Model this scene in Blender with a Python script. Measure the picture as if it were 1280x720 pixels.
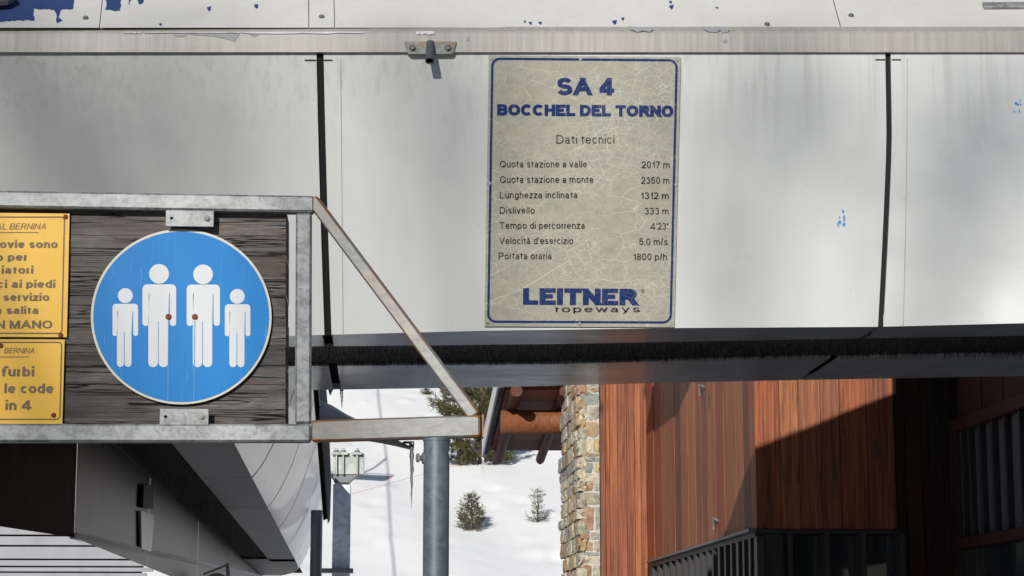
import bpy, bmesh, math, random
from mathutils import Vector, Matrix
from mathutils.geometry import tessellate_polygon
R = math.radians
random.seed(7)
for o in list(bpy.data.objects): bpy.data.objects.remove(o)
SC = bpy.context.scene
COL = SC.collection

# ------------------------------------------------------------------ camera
FPX, CX, CY = 2600.0, 640.0, 360.0
PITCH = math.atan(445/FPX); YAW = math.atan(160*math.cos(PITCH)/FPX)
CAM = Vector((0, 0, 1.6))
FW = Vector((math.sin(YAW)*math.cos(PITCH), math.cos(YAW)*math.cos(PITCH), math.sin(PITCH)))
RT = Vector((math.cos(YAW), -math.sin(YAW), 0)); UP = RT.cross(FW)
cd = bpy.data.cameras.new('camera'); cam = bpy.data.objects.new('camera', cd); COL.objects.link(cam)
cd.sensor_width = 36; cd.lens = 36*FPX/1280; cd.clip_end = 3000; cd.clip_start = .05
cam.matrix_world = Matrix((( RT.x, UP.x, -FW.x, CAM.x), (RT.y, UP.y, -FW.y, CAM.y), (RT.z, UP.z, -FW.z, CAM.z), (0, 0, 0, 1)))
SC.camera = cam

# ------------------------------------------------------------------ light
SUN_EL, SUN_AZ = R(20), R(18)
S = Vector((-math.sin(SUN_AZ)*math.cos(SUN_EL), -math.cos(SUN_AZ)*math.cos(SUN_EL), math.sin(SUN_EL)))   # towards the sun
w = bpy.data.worlds.new('World'); SC.world = w; w.use_nodes = True
nt = w.node_tree; bg = nt.nodes['Background']
sky = nt.nodes.new('ShaderNodeTexSky'); sky.sky_type = 'NISHITA'; sky.sun_disc = False
sky.sun_elevation = SUN_EL; sky.sun_rotation = R(180) + SUN_AZ; sky.altitude = 2000; sky.air_density = 1.0; sky.dust_density = .4
nt.links.new(sky.outputs[0], bg.inputs[0]); bg.inputs[1].default_value = .05
sd = bpy.data.lights.new('sun', 'SUN'); sd.energy = 3.6; sd.angle = R(.53); sd.color = (1, .955, .88)
so = bpy.data.objects.new('sun', sd); COL.objects.link(so); so.rotation_euler = S.to_track_quat('Z', 'Y').to_euler()
SC.view_settings.view_transform = 'Standard'; SC.view_settings.look = 'None'; SC.view_settings.gamma = 1
SC.view_settings.exposure = 0.36

# ------------------------------------------------------------------ helpers
def ray(px, py): return (FW + RT*((px-CX)/FPX) + UP*((CY-py)/FPX))
def P(px, py, Y): d = ray(px, py); return CAM + d*(Y/d.y)
def PZ(px, py, z): d = ray(px, py); return CAM + d*((z-CAM.z)/d.z)
def PX(px, py, x): d = ray(px, py); return CAM + d*((x-CAM.x)/d.x)
class Pl:
    def __init__(s, o, n): s.o = Vector(o); s.n = Vector(n).normalized()
    def hit(s, px, py, off=0):
        d = ray(px, py); q = s.o + s.n*off
        return CAM + d*((q-CAM).dot(s.n)/d.dot(s.n))
def lerp(pts, x):
    if x <= pts[0][0]: a, b = pts[0], pts[1]
    elif x >= pts[-1][0]: a, b = pts[-2], pts[-1]
    else:
        for a, b in zip(pts, pts[1:]):
            if a[0] <= x <= b[0]: break
    return a[1] + (b[1]-a[1])*(x-a[0])/(b[0]-a[0])

class MB:
    def __init__(s): s.v = []; s.f = []; s.sm = []
    def add(s, vs, fs, smooth=False):
        k = len(s.v); s.v += [tuple(v) for v in vs]
        s.f += [tuple(i+k for i in f) for f in fs]; s.sm += [smooth]*len(fs)
        return s
    def quad(s, a, b, c, d): return s.add([a, b, c, d], [(0, 1, 2, 3)])
    def hexa(s, lo, hi):      # two loops of equal length
        n = len(lo)
        return s.add(list(lo)+list(hi), [tuple(range(n-1, -1, -1)), tuple(range(n, 2*n))] + [(i, (i+1) % n, n+(i+1) % n, n+i) for i in range(n)])
    def cbox(s, c, ax, ay, az, b=0):   # centre and half axes as vectors, chamfer b
        c = Vector(c); ax, ay, az = Vector(ax), Vector(ay), Vector(az)
        if b <= 0:
            lo = [c-ax-ay-az, c+ax-ay-az, c+ax+ay-az, c-ax+ay-az]; hi = [p+az*2 for p in lo]
            return s.hexa(lo, hi)
        L = (ax.length, ay.length, az.length); U = (ax/L[0], ay/L[1], az/L[2]); b = min(b, .45*min(L))
        vs = []; idx = {}
        for sx in (-1, 1):
            for sy in (-1, 1):
                for sz in (-1, 1):
                    for k in range(3):
                        q = [L[0]*sx, L[1]*sy, L[2]*sz]; sg = (sx, sy, sz)
                        for j in range(3):
                            if j != k: q[j] -= b*sg[j]
                        idx[(sx, sy, sz, k)] = len(vs); vs.append(c+U[0]*q[0]+U[1]*q[1]+U[2]*q[2])
        fs = []
        for k in range(3):
            i, j = [(1, 2), (2, 0), (0, 1)][k]
            for sk in (-1, 1):
                loop = []
                for si, sj in ((-1, -1), (1, -1), (1, 1), (-1, 1)):
                    g = [0, 0, 0]; g[k] = sk; g[i] = si; g[j] = sj; loop.append(idx[(*g, k)])
                fs.append(tuple(loop if sk > 0 else loop[::-1]))
        for k in range(3):
            i, j = [(1, 2), (2, 0), (0, 1)][k]
            for si in (-1, 1):
                for sj in (-1, 1):
                    g = [0, 0, 0]; g[i] = si; g[j] = sj
                    a = list(g); a[k] = -1; d = list(g); d[k] = 1
                    fs.append((idx[(*a, i)], idx[(*d, i)], idx[(*d, j)], idx[(*a, j)]))
        for sx in (-1, 1):
            for sy in (-1, 1):
                for sz in (-1, 1): fs.append(tuple(idx[(sx, sy, sz, k)] for k in range(3)))
        return s.add(vs, fs)
    def beam(s, p0, p1, w_, h_, up=(0, 0, 1), b=0):
        p0, p1 = Vector(p0), Vector(p1); d = p1-p0; x = d.normalized(); up = Vector(up)
        y = up.cross(x).normalized(); z = x.cross(y)
        return s.cbox((p0+p1)/2, d/2, y*w_/2, z*h_/2, b)
    def tube(s, pts, rs, n=16, cap=True):
        pts = [Vector(p) for p in pts]
        if not isinstance(rs, (list, tuple)): rs = [rs]*len(pts)
        vs = []; fs = []
        t = (pts[1]-pts[0]).normalized(); u = t.orthogonal().normalized()
        for i, p in enumerate(pts):
            if 0 < i < len(pts)-1: t = (pts[i+1]-pts[i-1]).normalized()
            elif i: t = (pts[i]-pts[i-1]).normalized()
            u = (u-t*u.dot(t)).normalized(); v = t.cross(u)
            for k in range(n):
                a = 2*math.pi*k/n; vs.append(p+(u*math.cos(a)+v*math.sin(a))*rs[i])
        for i in range(len(pts)-1):
            for k in range(n): fs.append((i*n+k, i*n+(k+1) % n, (i+1)*n+(k+1) % n, (i+1)*n+k))
        s.add(vs, fs, True)
        if cap:
            m = len(pts)-1
            s.add([vs[k] for k in range(n)], [tuple(range(n-1, -1, -1))]); s.add([vs[m*n+k] for k in range(n)], [tuple(range(n))])
        return s
    def prism(s, loop, off):   # polygon loop of 3D points, extruded by vector off
        loop = [Vector(p) for p in loop]; off = Vector(off); n = len(loop)
        tris = tessellate_polygon([loop])
        s.add(loop, [tuple(t) for t in tris]); s.add([p+off for p in loop], [tuple(t) for t in tris])
        s.add(loop+[p+off for p in loop], [(i, (i+1) % n, n+(i+1) % n, n+i) for i in range(n)])
        return s
    def grid(s, rows, smooth=False):
        n = len(rows[0]); m = len(rows)
        return s.add([p for r in rows for p in r], [(i*n+j, i*n+j+1, (i+1)*n+j+1, (i+1)*n+j) for i in range(m-1) for j in range(n-1)], smooth)
    def build(s, name, mat, parent=None, fix=True, label=None, kind=None):
        me = bpy.data.meshes.new(name); me.from_pydata(s.v, [], s.f)
        for p, q in zip(me.polygons, s.sm): p.use_smooth = q
        if fix:
            bm = bmesh.new(); bm.from_mesh(me); bmesh.ops.recalc_face_normals(bm, faces=bm.faces); bm.to_mesh(me); bm.free()
        me.materials.append(mat); o = bpy.data.objects.new(name, me); COL.objects.link(o)
        if parent: o.parent = parent; o.matrix_parent_inverse = PW(parent).inverted()
        if label: o['label'] = label
        if kind: o['kind'] = kind
        return o
def PW(o):
    m = o.matrix_basis.copy()
    return (PW(o.parent) @ o.matrix_parent_inverse @ m) if o.parent else m
def tag(o, label, cat, group=None, kind=None):
    o['label'] = label
    if cat: o['category'] = cat
    if group: o['group'] = group
    if kind: o['kind'] = kind
    return o
def thing(name, loc, label, cat, group=None):
    o = bpy.data.objects.new(name, None); COL.objects.link(o); o.location = loc; o.empty_display_size = .2
    return tag(o, label, cat, group)

# ------------------------------------------------------------------ materials
class M:
    def __init__(s, name, rough=.6, metal=0, spec=.5, coat=0):
        s.m = bpy.data.materials.new(name); s.m.use_nodes = True; s.t = s.m.node_tree; s.b = s.t.nodes['Principled BSDF']
        s.b.inputs['Roughness'].default_value = rough; s.b.inputs['Metallic'].default_value = metal
        s.b.inputs['Specular IOR Level'].default_value = spec; s.b.inputs['Coat Weight'].default_value = coat
        s.co = s.t.nodes.new('ShaderNodeNewGeometry').outputs['Position']; s.oi = s.t.nodes.new('ShaderNodeObjectInfo').outputs['Random']
    def nd(s, typ, **k):
        n = s.t.nodes.new(typ)
        for a, v in k.items(): setattr(n, a, v)
        return n
    def L(s, a, b): s.t.links.new(a, b)
    def map(s, scale, co=None, rnd=0, rot=(0, 0, 0)):
        n = s.nd('ShaderNodeMapping'); n.inputs['Scale'].default_value = scale; n.inputs['Rotation'].default_value = rot; s.L(co or s.co, n.inputs['Vector'])
        if rnd:
            a = s.nd('ShaderNodeMath', operation='MULTIPLY'); a.inputs[1].default_value = rnd; s.L(s.oi, a.inputs[0])
            s.L(a.outputs[0], n.inputs['Location'])
        return n.outputs[0]
    def noise(s, v, scale=1, detail=4, rough=.55, dist=0):
        n = s.nd('ShaderNodeTexNoise'); n.inputs['Scale'].default_value = scale; n.inputs['Detail'].default_value = detail
        n.inputs['Roughness'].default_value = rough; n.inputs['Distortion'].default_value = dist; s.L(v, n.inputs['Vector']); return n.outputs['Fac']
    def vor(s, v, scale=1, feature='F1', out='Distance', rnd=1):
        n = s.nd('ShaderNodeTexVoronoi', feature=feature); n.inputs['Scale'].default_value = scale; n.inputs['Randomness'].default_value = rnd; s.L(v, n.inputs['Vector']); return n.outputs[out]
    def ramp(s, v, stops):
        n = s.nd('ShaderNodeValToRGB'); e = n.color_ramp.elements
        while len(e) < len(stops): e.new(.5)
        for x, (p, c) in zip(e, stops):
            x.position = p; x.color = (c, c, c, 1) if not isinstance(c, (tuple, list)) else (*c, 1)
        s.L(v, n.inputs[0]); return n.outputs[0]
    def mix(s, f, a, b, mode='MIX'):
        n = s.nd('ShaderNodeMix', data_type='RGBA', blend_type=mode)
        for i, x in ((0, f), (6, a), (7, b)):
            if isinstance(x, (int, float)): n.inputs[i].default_value = x
            elif isinstance(x, (tuple, list)): n.inputs[i].default_value = (*x, 1)
            else: s.L(x, n.inputs[i])
        return n.outputs[2]
    def math(s, op, a, b=0, clamp=False):
        n = s.nd('ShaderNodeMath', operation=op, use_clamp=clamp)
        for i, x in ((0, a), (1, b)):
            if isinstance(x, (int, float)): n.inputs[i].default_value = x
            else: s.L(x, n.inputs[i])
        return n.outputs[0]
    def xyz(s, co=None):
        n = s.nd('ShaderNodeSeparateXYZ'); s.L(co or s.co, n.inputs[0]); return n.outputs
    def col(s, c):
        if isinstance(c, (tuple, list)): s.b.inputs['Base Color'].default_value = (*c, 1)
        else: s.L(c, s.b.inputs['Base Color'])
        return s
    def rough(s, c): s.L(c, s.b.inputs['Roughness']); return s
    def bump(s, h, strength=.3, dist=.01):
        n = s.nd('ShaderNodeBump'); n.inputs['Strength'].default_value = strength; n.inputs['Distance'].default_value = dist
        s.L(h, n.inputs['Height']); s.L(n.outputs[0], s.b.inputs['Normal']); return s

def mat_panel(name, base=(.545, .56, .56), ztop=4.05, dirt=1.0, rough=.32):
    m = M(name, rough, 0, .5, .15)
    v = m.noise(m.map((.7, .7, .5)), 1, 3)
    c = m.mix(m.ramp(v, [(.3, 0), (.75, 1)]), tuple(x*.93 for x in base), tuple(x*1.04 for x in base))
    st = m.noise(m.map((34, 34, .10)), 1, 3, .55)                       # vertical run-off streaks
    z = m.xyz()[2]
    band = m.math('MULTIPLY', m.math('SUBTRACT', z, ztop-.42), 2.4, True)
    st2 = m.ramp(st, [(.50, 0), (.66, 1)])
    c = m.mix(m.math('MULTIPLY', m.math('MULTIPLY', st2, band), (.27)*dirt), c, (.27, .25, .22))
    sm = m.ramp(m.noise(m.map((5, 5, .25)), 1, 4), [(.52, 0), (.7, .22)])
    c = m.mix(sm, c, tuple(x*.8 for x in base))
    sp = m.ramp(m.noise(m.map((60, 60, 60)), 1, 2), [(.74, 0), (.78, .5)])
    c = m.mix(sp, c, (.25, .24, .23))
    m.col(c)
    m.rough(m.ramp(m.noise(m.map((3, 3, 3)), 1, 3), [(.3, rough*.8), (.7, rough*1.3)]))
    m.bump(m.noise(m.map((1.3, 1.3, .9)), 1, 2), .12, .05)
    return m.m
PANEL = mat_panel('white painted panel')
ROOFP = mat_panel('white painted roof panel', (.57, .565, .55), 4.3, .25)
def mat_run():
    m = M('white side panel paint', .33, 0, .5, .2); n = m.noise(m.map((.8, .8, .8)), 1, 3)
    c = m.mix(n, (.78, .78, .80), (.86, .86, .87)); d = m.ramp(m.noise(m.map((9, 1.1, 5)), 1, 5, .7), [(.60, 0), (.72, .45)])
    m.col(m.mix(d, c, (.35, .35, .34))); return m.m
RUNP = mat_run()
def mat_gutter():
    m = M('dirty white gutter paint', .5, 0, .4)
    st = m.noise(m.map((38, 38, 1.2)), 1, 6, .7); big = m.noise(m.map((1.6, 1.6, 1)), 1, 3)
    f = m.math('MULTIPLY', m.ramp(st, [(.36, 0), (.72, 1)]), m.ramp(big, [(.3, .35), (.65, 1)]))
    c = m.mix(f, (.37, .36, .335), (.22, .21, .19))
    fl = m.ramp(m.noise(m.map((9, 9, 30)), 1, 5, .6), [(.66, 0), (.68, 1)])
    c = m.mix(fl, c, (.25, .27, .30))
    m.col(c); m.bump(m.noise(m.map((2, 2, 9)), 1, 3), .25, .02); return m.m
GUT = mat_gutter()
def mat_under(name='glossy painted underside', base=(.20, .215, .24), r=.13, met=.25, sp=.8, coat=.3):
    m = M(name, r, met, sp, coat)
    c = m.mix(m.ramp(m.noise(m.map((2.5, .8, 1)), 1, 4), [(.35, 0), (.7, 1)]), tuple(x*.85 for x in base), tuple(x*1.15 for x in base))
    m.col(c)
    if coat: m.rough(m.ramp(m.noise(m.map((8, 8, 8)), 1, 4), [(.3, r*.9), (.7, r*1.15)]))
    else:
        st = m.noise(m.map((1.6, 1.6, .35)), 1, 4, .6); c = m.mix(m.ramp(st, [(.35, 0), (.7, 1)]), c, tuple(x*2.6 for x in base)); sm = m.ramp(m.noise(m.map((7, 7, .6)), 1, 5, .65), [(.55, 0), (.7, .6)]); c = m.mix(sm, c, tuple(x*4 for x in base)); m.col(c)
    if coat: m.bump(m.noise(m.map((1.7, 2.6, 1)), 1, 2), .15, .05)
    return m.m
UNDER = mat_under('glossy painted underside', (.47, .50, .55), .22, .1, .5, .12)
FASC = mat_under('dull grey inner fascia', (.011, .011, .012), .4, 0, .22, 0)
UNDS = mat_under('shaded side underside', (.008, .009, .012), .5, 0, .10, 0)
def flat(name, c, rough=.6, metal=0, var=.12, sc=12, spec=.5):
    m = M(name, rough, metal, spec)
    n = m.noise(m.map((sc, sc, sc)), 1, 4)
    m.col(m.mix(n, tuple(x*(1-var) for x in c), tuple(x*(1+var) for x in c))); return m.m
BLACK = flat('black rubber', (.008, .008, .010), .6, 0, .12, 12, .2)
VOID = flat('dark channel', (.005, .005, .006), .9, 0, .1, 12, .05)
BRIST = flat('black nylon bristle', (.013, .013, .014), .6, 0, .1, 12, .3)
BLUEP = flat('peeling blue paint', (.030, .055, .16), .45, 0, .25, 20)
STICK = flat('blue sticker scraps', (.05, .22, .55), .5)
STEELD = flat('dark steel', (.13, .14, .15), .45, .4, .2)
STEELB = flat('bright steel', (.5, .5, .5), .3, .8, .1)
RUSTS = flat('rusty screw', (.16, .03, .012), .8, 0, .5, 160)
def mat_galv(name, base=(.205, .215, .222), rust=0, scale=1.0, dark=.66):
    m = M(name, .5, .3, .45)
    b = m.noise(m.map((26*scale, 26*scale, 32*scale)), 1, 8, .74, .9); a = m.noise(m.map((8*scale, 8*scale, 11*scale)), 1, 5, .6); st = m.noise(m.map((70, 70, 6)), 1, 4, .6)
    f = m.ramp(m.math('ADD', m.math('MULTIPLY', a, .35), m.math('MULTIPLY', b, .65)), [(.43, 0), (.56, 1)])
    c = m.mix(f, tuple(x*dark for x in base), tuple(min(1, x*1.45) for x in base))
    c = m.mix(m.ramp(st, [(.55, 0), (.75, .35)]), c, tuple(x*1.6 for x in base))
    if rust:
        r = m.noise(m.map((3, 3, 14)), 1, 6, .65); r2 = m.noise(m.map((14, 14, 60)), 1, 5, .7)
        rf = m.ramp(m.math('ADD', m.math('MULTIPLY', r, .6), m.math('MULTIPLY', r2, .45)), [(.60-rust*.09, 0), (.66-rust*.05, .9)])
        c = m.mix(rf, c, m.mix(r2, (.33, .14, .045), (.14, .055, .02)))
    m.col(c); m.rough(m.ramp(b, [(.3, .4), (.7, .62)])); m.bump(b, .12, .003)
    return m.m
GALV = mat_galv('galvanised steel'); GALVB = mat_galv('blue grey galvanised pole', (.085, .11, .13), 0, .7, .9)
def mat_arm():
    m = M('galvanised arm with rust at the edges', .5, .3)
    z = m.co; o = m.nd('ShaderNodeTexCoord').outputs['UV']; u = m.xyz(o)
    n = m.noise(m.map((18, 18, 40)), 1, 6, .7); n2 = m.noise(m.map((5, 5, 5)), 1, 4)
    c = m.mix(m.ramp(n, [(.3, 0), (.7, 1)]), (.13, .135, .135), (.235, .235, .225))
    edge = m.math('ABSOLUTE', m.math('SUBTRACT', u[1], .5)); edge = m.math('MULTIPLY', edge, 2)
    mid = m.math('ABSOLUTE', m.math('SUBTRACT', u[0], .5)); mid = m.math('MULTIPLY', mid, 2)
    f = m.math('ADD', m.math('MULTIPLY', edge, .62), m.math('ADD', m.math('MULTIPLY', n2, .55), m.math('MULTIPLY', m.math('POWER', mid, 8), .22)))
    f = m.math('ADD', f, m.math('MULTIPLY', n, .25))
    f = m.ramp(f, [(.98, 0), (1.08, .9)])
    st = m.ramp(n2, [(.5, 0), (.75, .5)])
    c = m.mix(st, c, (.24, .19, .135))
    c = m.mix(f, c, m.mix(n, (.36, .15, .05), (.15, .06, .025)))
    m.col(c); m.bump(n, .2, .003); return m.m
ARMM = mat_arm()
def mat_grey_wood():
    m = M('weathered grey plank', .85, 0, .15)
    g = m.noise(m.map((1.5, 1.5, 34), rnd=7), 1, 10, .80, 1.3); fine = m.noise(m.map((12, 12, 190), rnd=3), 1, 5, .75)
    patch = m.noise(m.map((3, 3, 9), rnd=9), 1, 5, .6)
    c = m.mix(m.ramp(g, [(.36, 0), (.62, 1)]), (.050, .045, .042), (.125, .115, .108))
    lt = m.math('MULTIPLY', m.ramp(patch, [(.45, 0), (.68, 1)]), m.ramp(fine, [(.40, 0), (.60, 1)]))
    c = m.mix(m.math('MULTIPLY', lt, .7), c, (.25, .24, .23))
    c = m.mix(m.ramp(m.noise(m.map((2, 2, 12), rnd=17), 1, 3), [(.60, 0), (.72, .6)]), c, (.13, .075, .045))
    kn = m.vor(m.map((2.2, 2.2, 5.5), rnd=19), 1); c = m.mix(m.ramp(kn, [(.05, .85), (.13, 0)]), c, (.03, .022, .018))
    cr = m.ramp(m.noise(m.map((1.1, 1.1, 40), rnd=11), 1, 3, .5, .8), [(.480, 0), (.495, 1), (.505, 1), (.52, 0)])
    crk = m.math('MULTIPLY', cr, m.ramp(patch, [(.38, 0), (.46, 1)]))
    c = m.mix(crk, c, (.008, .007, .006))
    c = m.mix(1, c, m.ramp(m.oi, [(0, .75), (.5, 1.0), (1, 1.25)]), 'MULTIPLY')
    m.col(c); m.bump(m.math('SUBTRACT', m.math('ADD', g, m.math('MULTIPLY', fine, .5)), m.math('MULTIPLY', crk, .8)), .8, .005); return m.m
GREYW = mat_grey_wood()
def mat_red_wood(name, a=(.070, .027, .017), b=(.335, .120, .056)):
    m = M(name, .62, 0, .25)
    g = m.noise(m.map((30, 30, .8), rnd=13), 1, 8, .72, 1.0); big = m.noise(m.map((5, 5, .45), rnd=5), 1, 3); fine = m.noise(m.map((110, 110, 1.6), rnd=5), 1, 4, .6)
    c = m.mix(m.ramp(g, [(.32, 0), (.66, 1)]), a, b)
    tone = m.ramp(m.oi, [(0, (.55, .50, .58)), (.3, (1.0, .92, .95)), (.5, (1.45, 1.5, 1.35)), (.7, (.72, .78, .95)), (.85, (1.2, 1.0, .9)), (1, (.9, .7, .7))])
    c = m.mix(1, c, tone, 'MULTIPLY')
    c = m.mix(m.ramp(fine, [(.52, 0), (.75, .5)]), c, tuple(x*1.5 for x in b))
    dk = m.ramp(m.noise(m.map((15, 15, .8), rnd=21), 1, 4, .6, 1.2), [(.56, 0), (.66, .75)])
    c = m.mix(m.math('MULTIPLY', dk, m.ramp(big, [(.40, 0), (.58, 1)])), c, (.045, .018, .012))
    kn = m.vor(m.map((3.1, 3.1, 1.25), rnd=17), 1)
    c = m.mix(m.ramp(kn, [(.05, .9), (.10, .35), (.17, 0)]), c, (.045, .014, .009))
    m.col(c); m.bump(g, .35, .006); return m.m
REDW = mat_red_wood('stained red larch'); ORANGEW = mat_red_wood('orange varnished log', (.16, .048, .016), (.31, .105, .035))
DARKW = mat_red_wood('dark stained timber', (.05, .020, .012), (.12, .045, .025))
SHADEW = mat_red_wood('red timber darkened for shade', (.017, .007, .005), (.042, .017, .011))  # for the right wing: its shade is put into the wood colour
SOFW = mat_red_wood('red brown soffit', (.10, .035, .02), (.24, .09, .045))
DEEPSHADEW = mat_red_wood('timber blackened for deep shade', (.014, .010, .007), (.03, .02, .014))  # near-black wood colour stands in for deep shade at the wing corner
def mat_stone():
    m = M('mixed field stone', .85, 0, .25)
    n = m.nd('ShaderNodeValToRGB'); n.color_ramp.interpolation = 'CONSTANT'
    cols = [(.34, .32, .26), (.46, .44, .37), (.40, .29, .18), (.27, .29, .29), (.54, .49, .38), (.33, .21, .14), (.38, .37, .29), (.50, .39, .22)]
    e = n.color_ramp.elements
    while len(e) < len(cols): e.new(.5)
    for i, c in enumerate(cols): e[i].position = i/len(cols); e[i].color = (*c, 1)
    m.L(m.oi, n.inputs[0])
    a = m.noise(m.map((14, 14, 14)), 1, 6, .7, .5); b = m.noise(m.map((5, 5, 9)), 1, 4)
    c = m.mix(m.ramp(a, [(.3, 0), (.7, 1)]), m.mix(1, n.outputs[0], (.55, .55, .58), 'MULTIPLY'), m.mix(1, n.outputs[0], (1.3, 1.27, 1.2), 'MULTIPLY'))
    c = m.mix(m.ramp(b, [(.52, 0), (.7, .6)]), c, (.42, .40, .35))
    m.col(c); m.bump(a, .6, .02); return m.m
STONE = mat_stone(); MORT = flat('lime mortar', (.48, .465, .42), .9, 0, .2, 30)
def mat_snow():
    m = M('snow', .55, 0, .3); m.b.inputs['Subsurface Weight'].default_value = 0
    a = m.noise(m.map((.35, .35, .35)), 1, 5); b = m.noise(m.map((6, 6, 6)), 1, 5)
    m.col(m.mix(a, (.90, .905, .915), (.95, .95, .955)))
    m.bump(m.math('ADD', m.math('MULTIPLY', m.noise(m.map((1.1, .5, 1)), 1, 4, .5), 1), m.math('MULTIPLY', b, .06)), .28, .12); return m.m
SNOW = mat_snow()
def mat_needle(name, a, b):
    m = M(name, .65, 0, .25); n = m.noise(m.map((3.5, 3.5, 3.5)), 1, 4)
    m.col(m.mix(m.ramp(n, [(.3, 0), (.7, 1)]), a, b)); return m.m
NEED = mat_needle('pine needles', (.035, .050, .022), (.10, .105, .04)); BARK = flat('pine bark', (.10, .07, .05), .9, 0, .4, 30)
NEEDL = mat_needle('olive pine needles', (.045, .055, .02), (.13, .12, .05))
ICE = M('ice', .12, 0, .5); ICE.col((.80, .84, .88)); ICE.b.inputs['Transmission Weight'].default_value = .85; ICE.b.inputs['IOR'].default_value = 1.31; ICE = ICE.m
def mat_glass():
    m = M('dark window glass', .04, 0, .9); m.col((.02, .025, .03)); m.bump(m.noise(m.map((1.5, 1.5, 1.5)), 1, 1), .05, .02); return m.m
GLASS = mat_glass()
FRAMEB = flat('black window frame', (.02, .021, .023), .5)
SHUT = flat('grey blue shutter slat', (.075, .085, .10), .55)

# ================================================================== snow ground
rb_ = random.Random(3); BUMPS = [(rb_.uniform(-4, 8), rb_.uniform(48, 82), rb_.uniform(.15, .5), rb_.choice((-.07, .08, -.05, .05))) for _ in range(110)]
def gh(x, y):
    t = max(0, y-40); h = .32*(t-3) if t > 6 else .32*t*t/12
    h += .14*math.sin(x*.35+1.3)*math.sin(y*.16+.4)*min(1, t/8) + .05*math.sin(x*1.3+y*.45)*min(1, t/8)
    if y > 110: h += .3*(y-110)
    if 46 < y < 84 and -5 < x < 9:
        for bx, by, r_, a in BUMPS:
            d2 = ((x-bx)/r_)**2+((y-by)/(r_*1.6))**2
            if d2 < 4: h += a*math.exp(-d2*2)
        h +=   .005*math.sin(x*5.1+y*1.3)*math.sin(y*3.7-x)
    return h
def GH(px, py):   # snow point under a pixel
    d = ray(px, py); t = 26
    while t < 400:
        p = CAM + d*t
        if p.z < gh(p.x, p.y): return p
        t += .05
    return p
rows = []
ys = [-120, -60, -20, 0, 10, 20, 25] + [32, 36] + [40+i*.8 for i in range(9)] + [47.2+i*.24 for i in range(146)] + [82.5+i*2.5 for i in range(6)] + [100, 110, 130, 180, 260, 400]
xs = [-300, -150, -80, -50, -35, -25] + [-18+i*.8 for i in range(17)] + [-4.9+i*.14 for i in range(98)] + [9.2+i*.8 for i in range(27)] + [32, 40, 60, 90, 160, 300]
for y in ys: rows.append([(x, y, gh(x, y)) for x in xs])
g = MB().grid(rows, True).build('snow_ground', SNOW, None, False); tag(g, 'white snow field rising into a sunlit slope behind the station', None, None, 'structure')

o = MB().prism([Vector((-14, -8, .02)), Vector((14, -8, .02)), Vector((14, 14, .02)), Vector((-14, 14, .02))], (0, 0, -.4)).build('bounce_cut_slab', flat('dark bounce absorbing slab', (.055, .055, .057), .8, 0, .3, 3), None); tag(o, 'unseen dark grey slab added on the ground to cut light bounced off the snow', None, None, 'structure')  # unseen dark slab added to reduce bounce light from the snow
# ================================================================== chairlift station
ST = thing('chairlift_station', P(640, 411, 9)*1, 'white panelled chairlift station canopy spanning the picture above the signs', 'lift station')
BOT = [(390, 419), (600, 413.5), (850, 410), (1098, 408.5), (1280, 404)]
BR0 = [(390, 433), (560, 431.5), (700, 430), (960, 425), (1280, 419.5)]
BR1 = [(390, 457.5), (700, 455), (960, 448), (1280, 443)]
BCK = [(390, 487.5), (620, 484), (850, 478), (1003, 475), (1280, 470)]
ZB = P(724, 412, 8.84).z
YT = 8.60
def HS(px, f, off=0):
    top = P(px, 66, YT); bot = PZ(px, lerp(BOT, px), ZB)
    p = top.lerp(bot, f); p.y -= .018*math.sin(math.pi*f) + off; return p
def USP(px, tab): return PZ(px, lerp(tab, px), ZB)
NF = 10
def front_panel(x0, x1, t0=0, t1=0, name='front_panel'):
    n = max(2, int((x1-x0)/60)); R1 = []
    sw = lambda f: (lerp([(0, -3), (.35, 0), (.75, -2), (1, -7)], f), lerp([(0, 1), (.35, 3), (.75, 7), (1, 8)], f))
    for j in range(NF+1):
        f = j/NF; R1.append([HS(x0+(x1-x0)*i/n + (1-i/n)*lerp(t0, f) + (i/n)*lerp(t1, f), f) for i in range(n+1)])
    m = MB().grid(R1, True)
    bk = [[p+Vector((0, .23, 0)) for p in r] for r in R1]
    m.grid([[r[0] for r in R1], [r[0] for r in bk]]); m.grid([[r[-1] for r in R1], [r[-1] for r in bk]])
    return m.build(name, PANEL, ST, False)
SL = [(0, 0), (.25, 2), (.6, 5.5), (1, 10)]; SR = [(0, 0), (.33, .6), (.66, -4), (1, -9)]
ZR = [(0, 0), (1, 0)]
front_panel(-420, 395.5, ZR, SL); front_panel(404.5, 1106.5, SL, SR); front_panel(1113.5, 1640, SR, ZR)
for x0, x1, tt in ((395, 405, SL), (1106, 1114, SR)):
    r = [[HS(x0+lerp(tt, j/NF), j/NF, -.012), HS(x1+lerp(tt, j/NF), j/NF, -.012)] for j in range(NF+1)]
    MB().grid(r, True).build('seam_gasket', BLACK, ST, False)
# thin folded overlap edges and scored ticks
for xx, tt in ((425.5, [(0, 0), (1, 3)]), (1133.5, [(0, 0), (1, -5)])):
    r = [[HS(xx+lerp(tt, j/NF), .02+.98*j/NF, .002), HS(xx+.9+lerp(tt, j/NF), .02+.98*j/NF, .002)] for j in range(NF+1)]
    MB().grid(r).build('panel_overlap', STEELD if xx < 0 else flat('fine seam line', (.30, .30, .29)), ST, False)
for xa, xb in ((381, 395), (405, 415.5), (1094, 1106), (1114.5, 1126)):
    MB().quad(HS(xa, .024, .003), HS(xb, .024, .003), HS(xb, .029, .003), HS(xa, .029, .003)).build('cut_mark', FRAMEB, ST, False)
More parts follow.
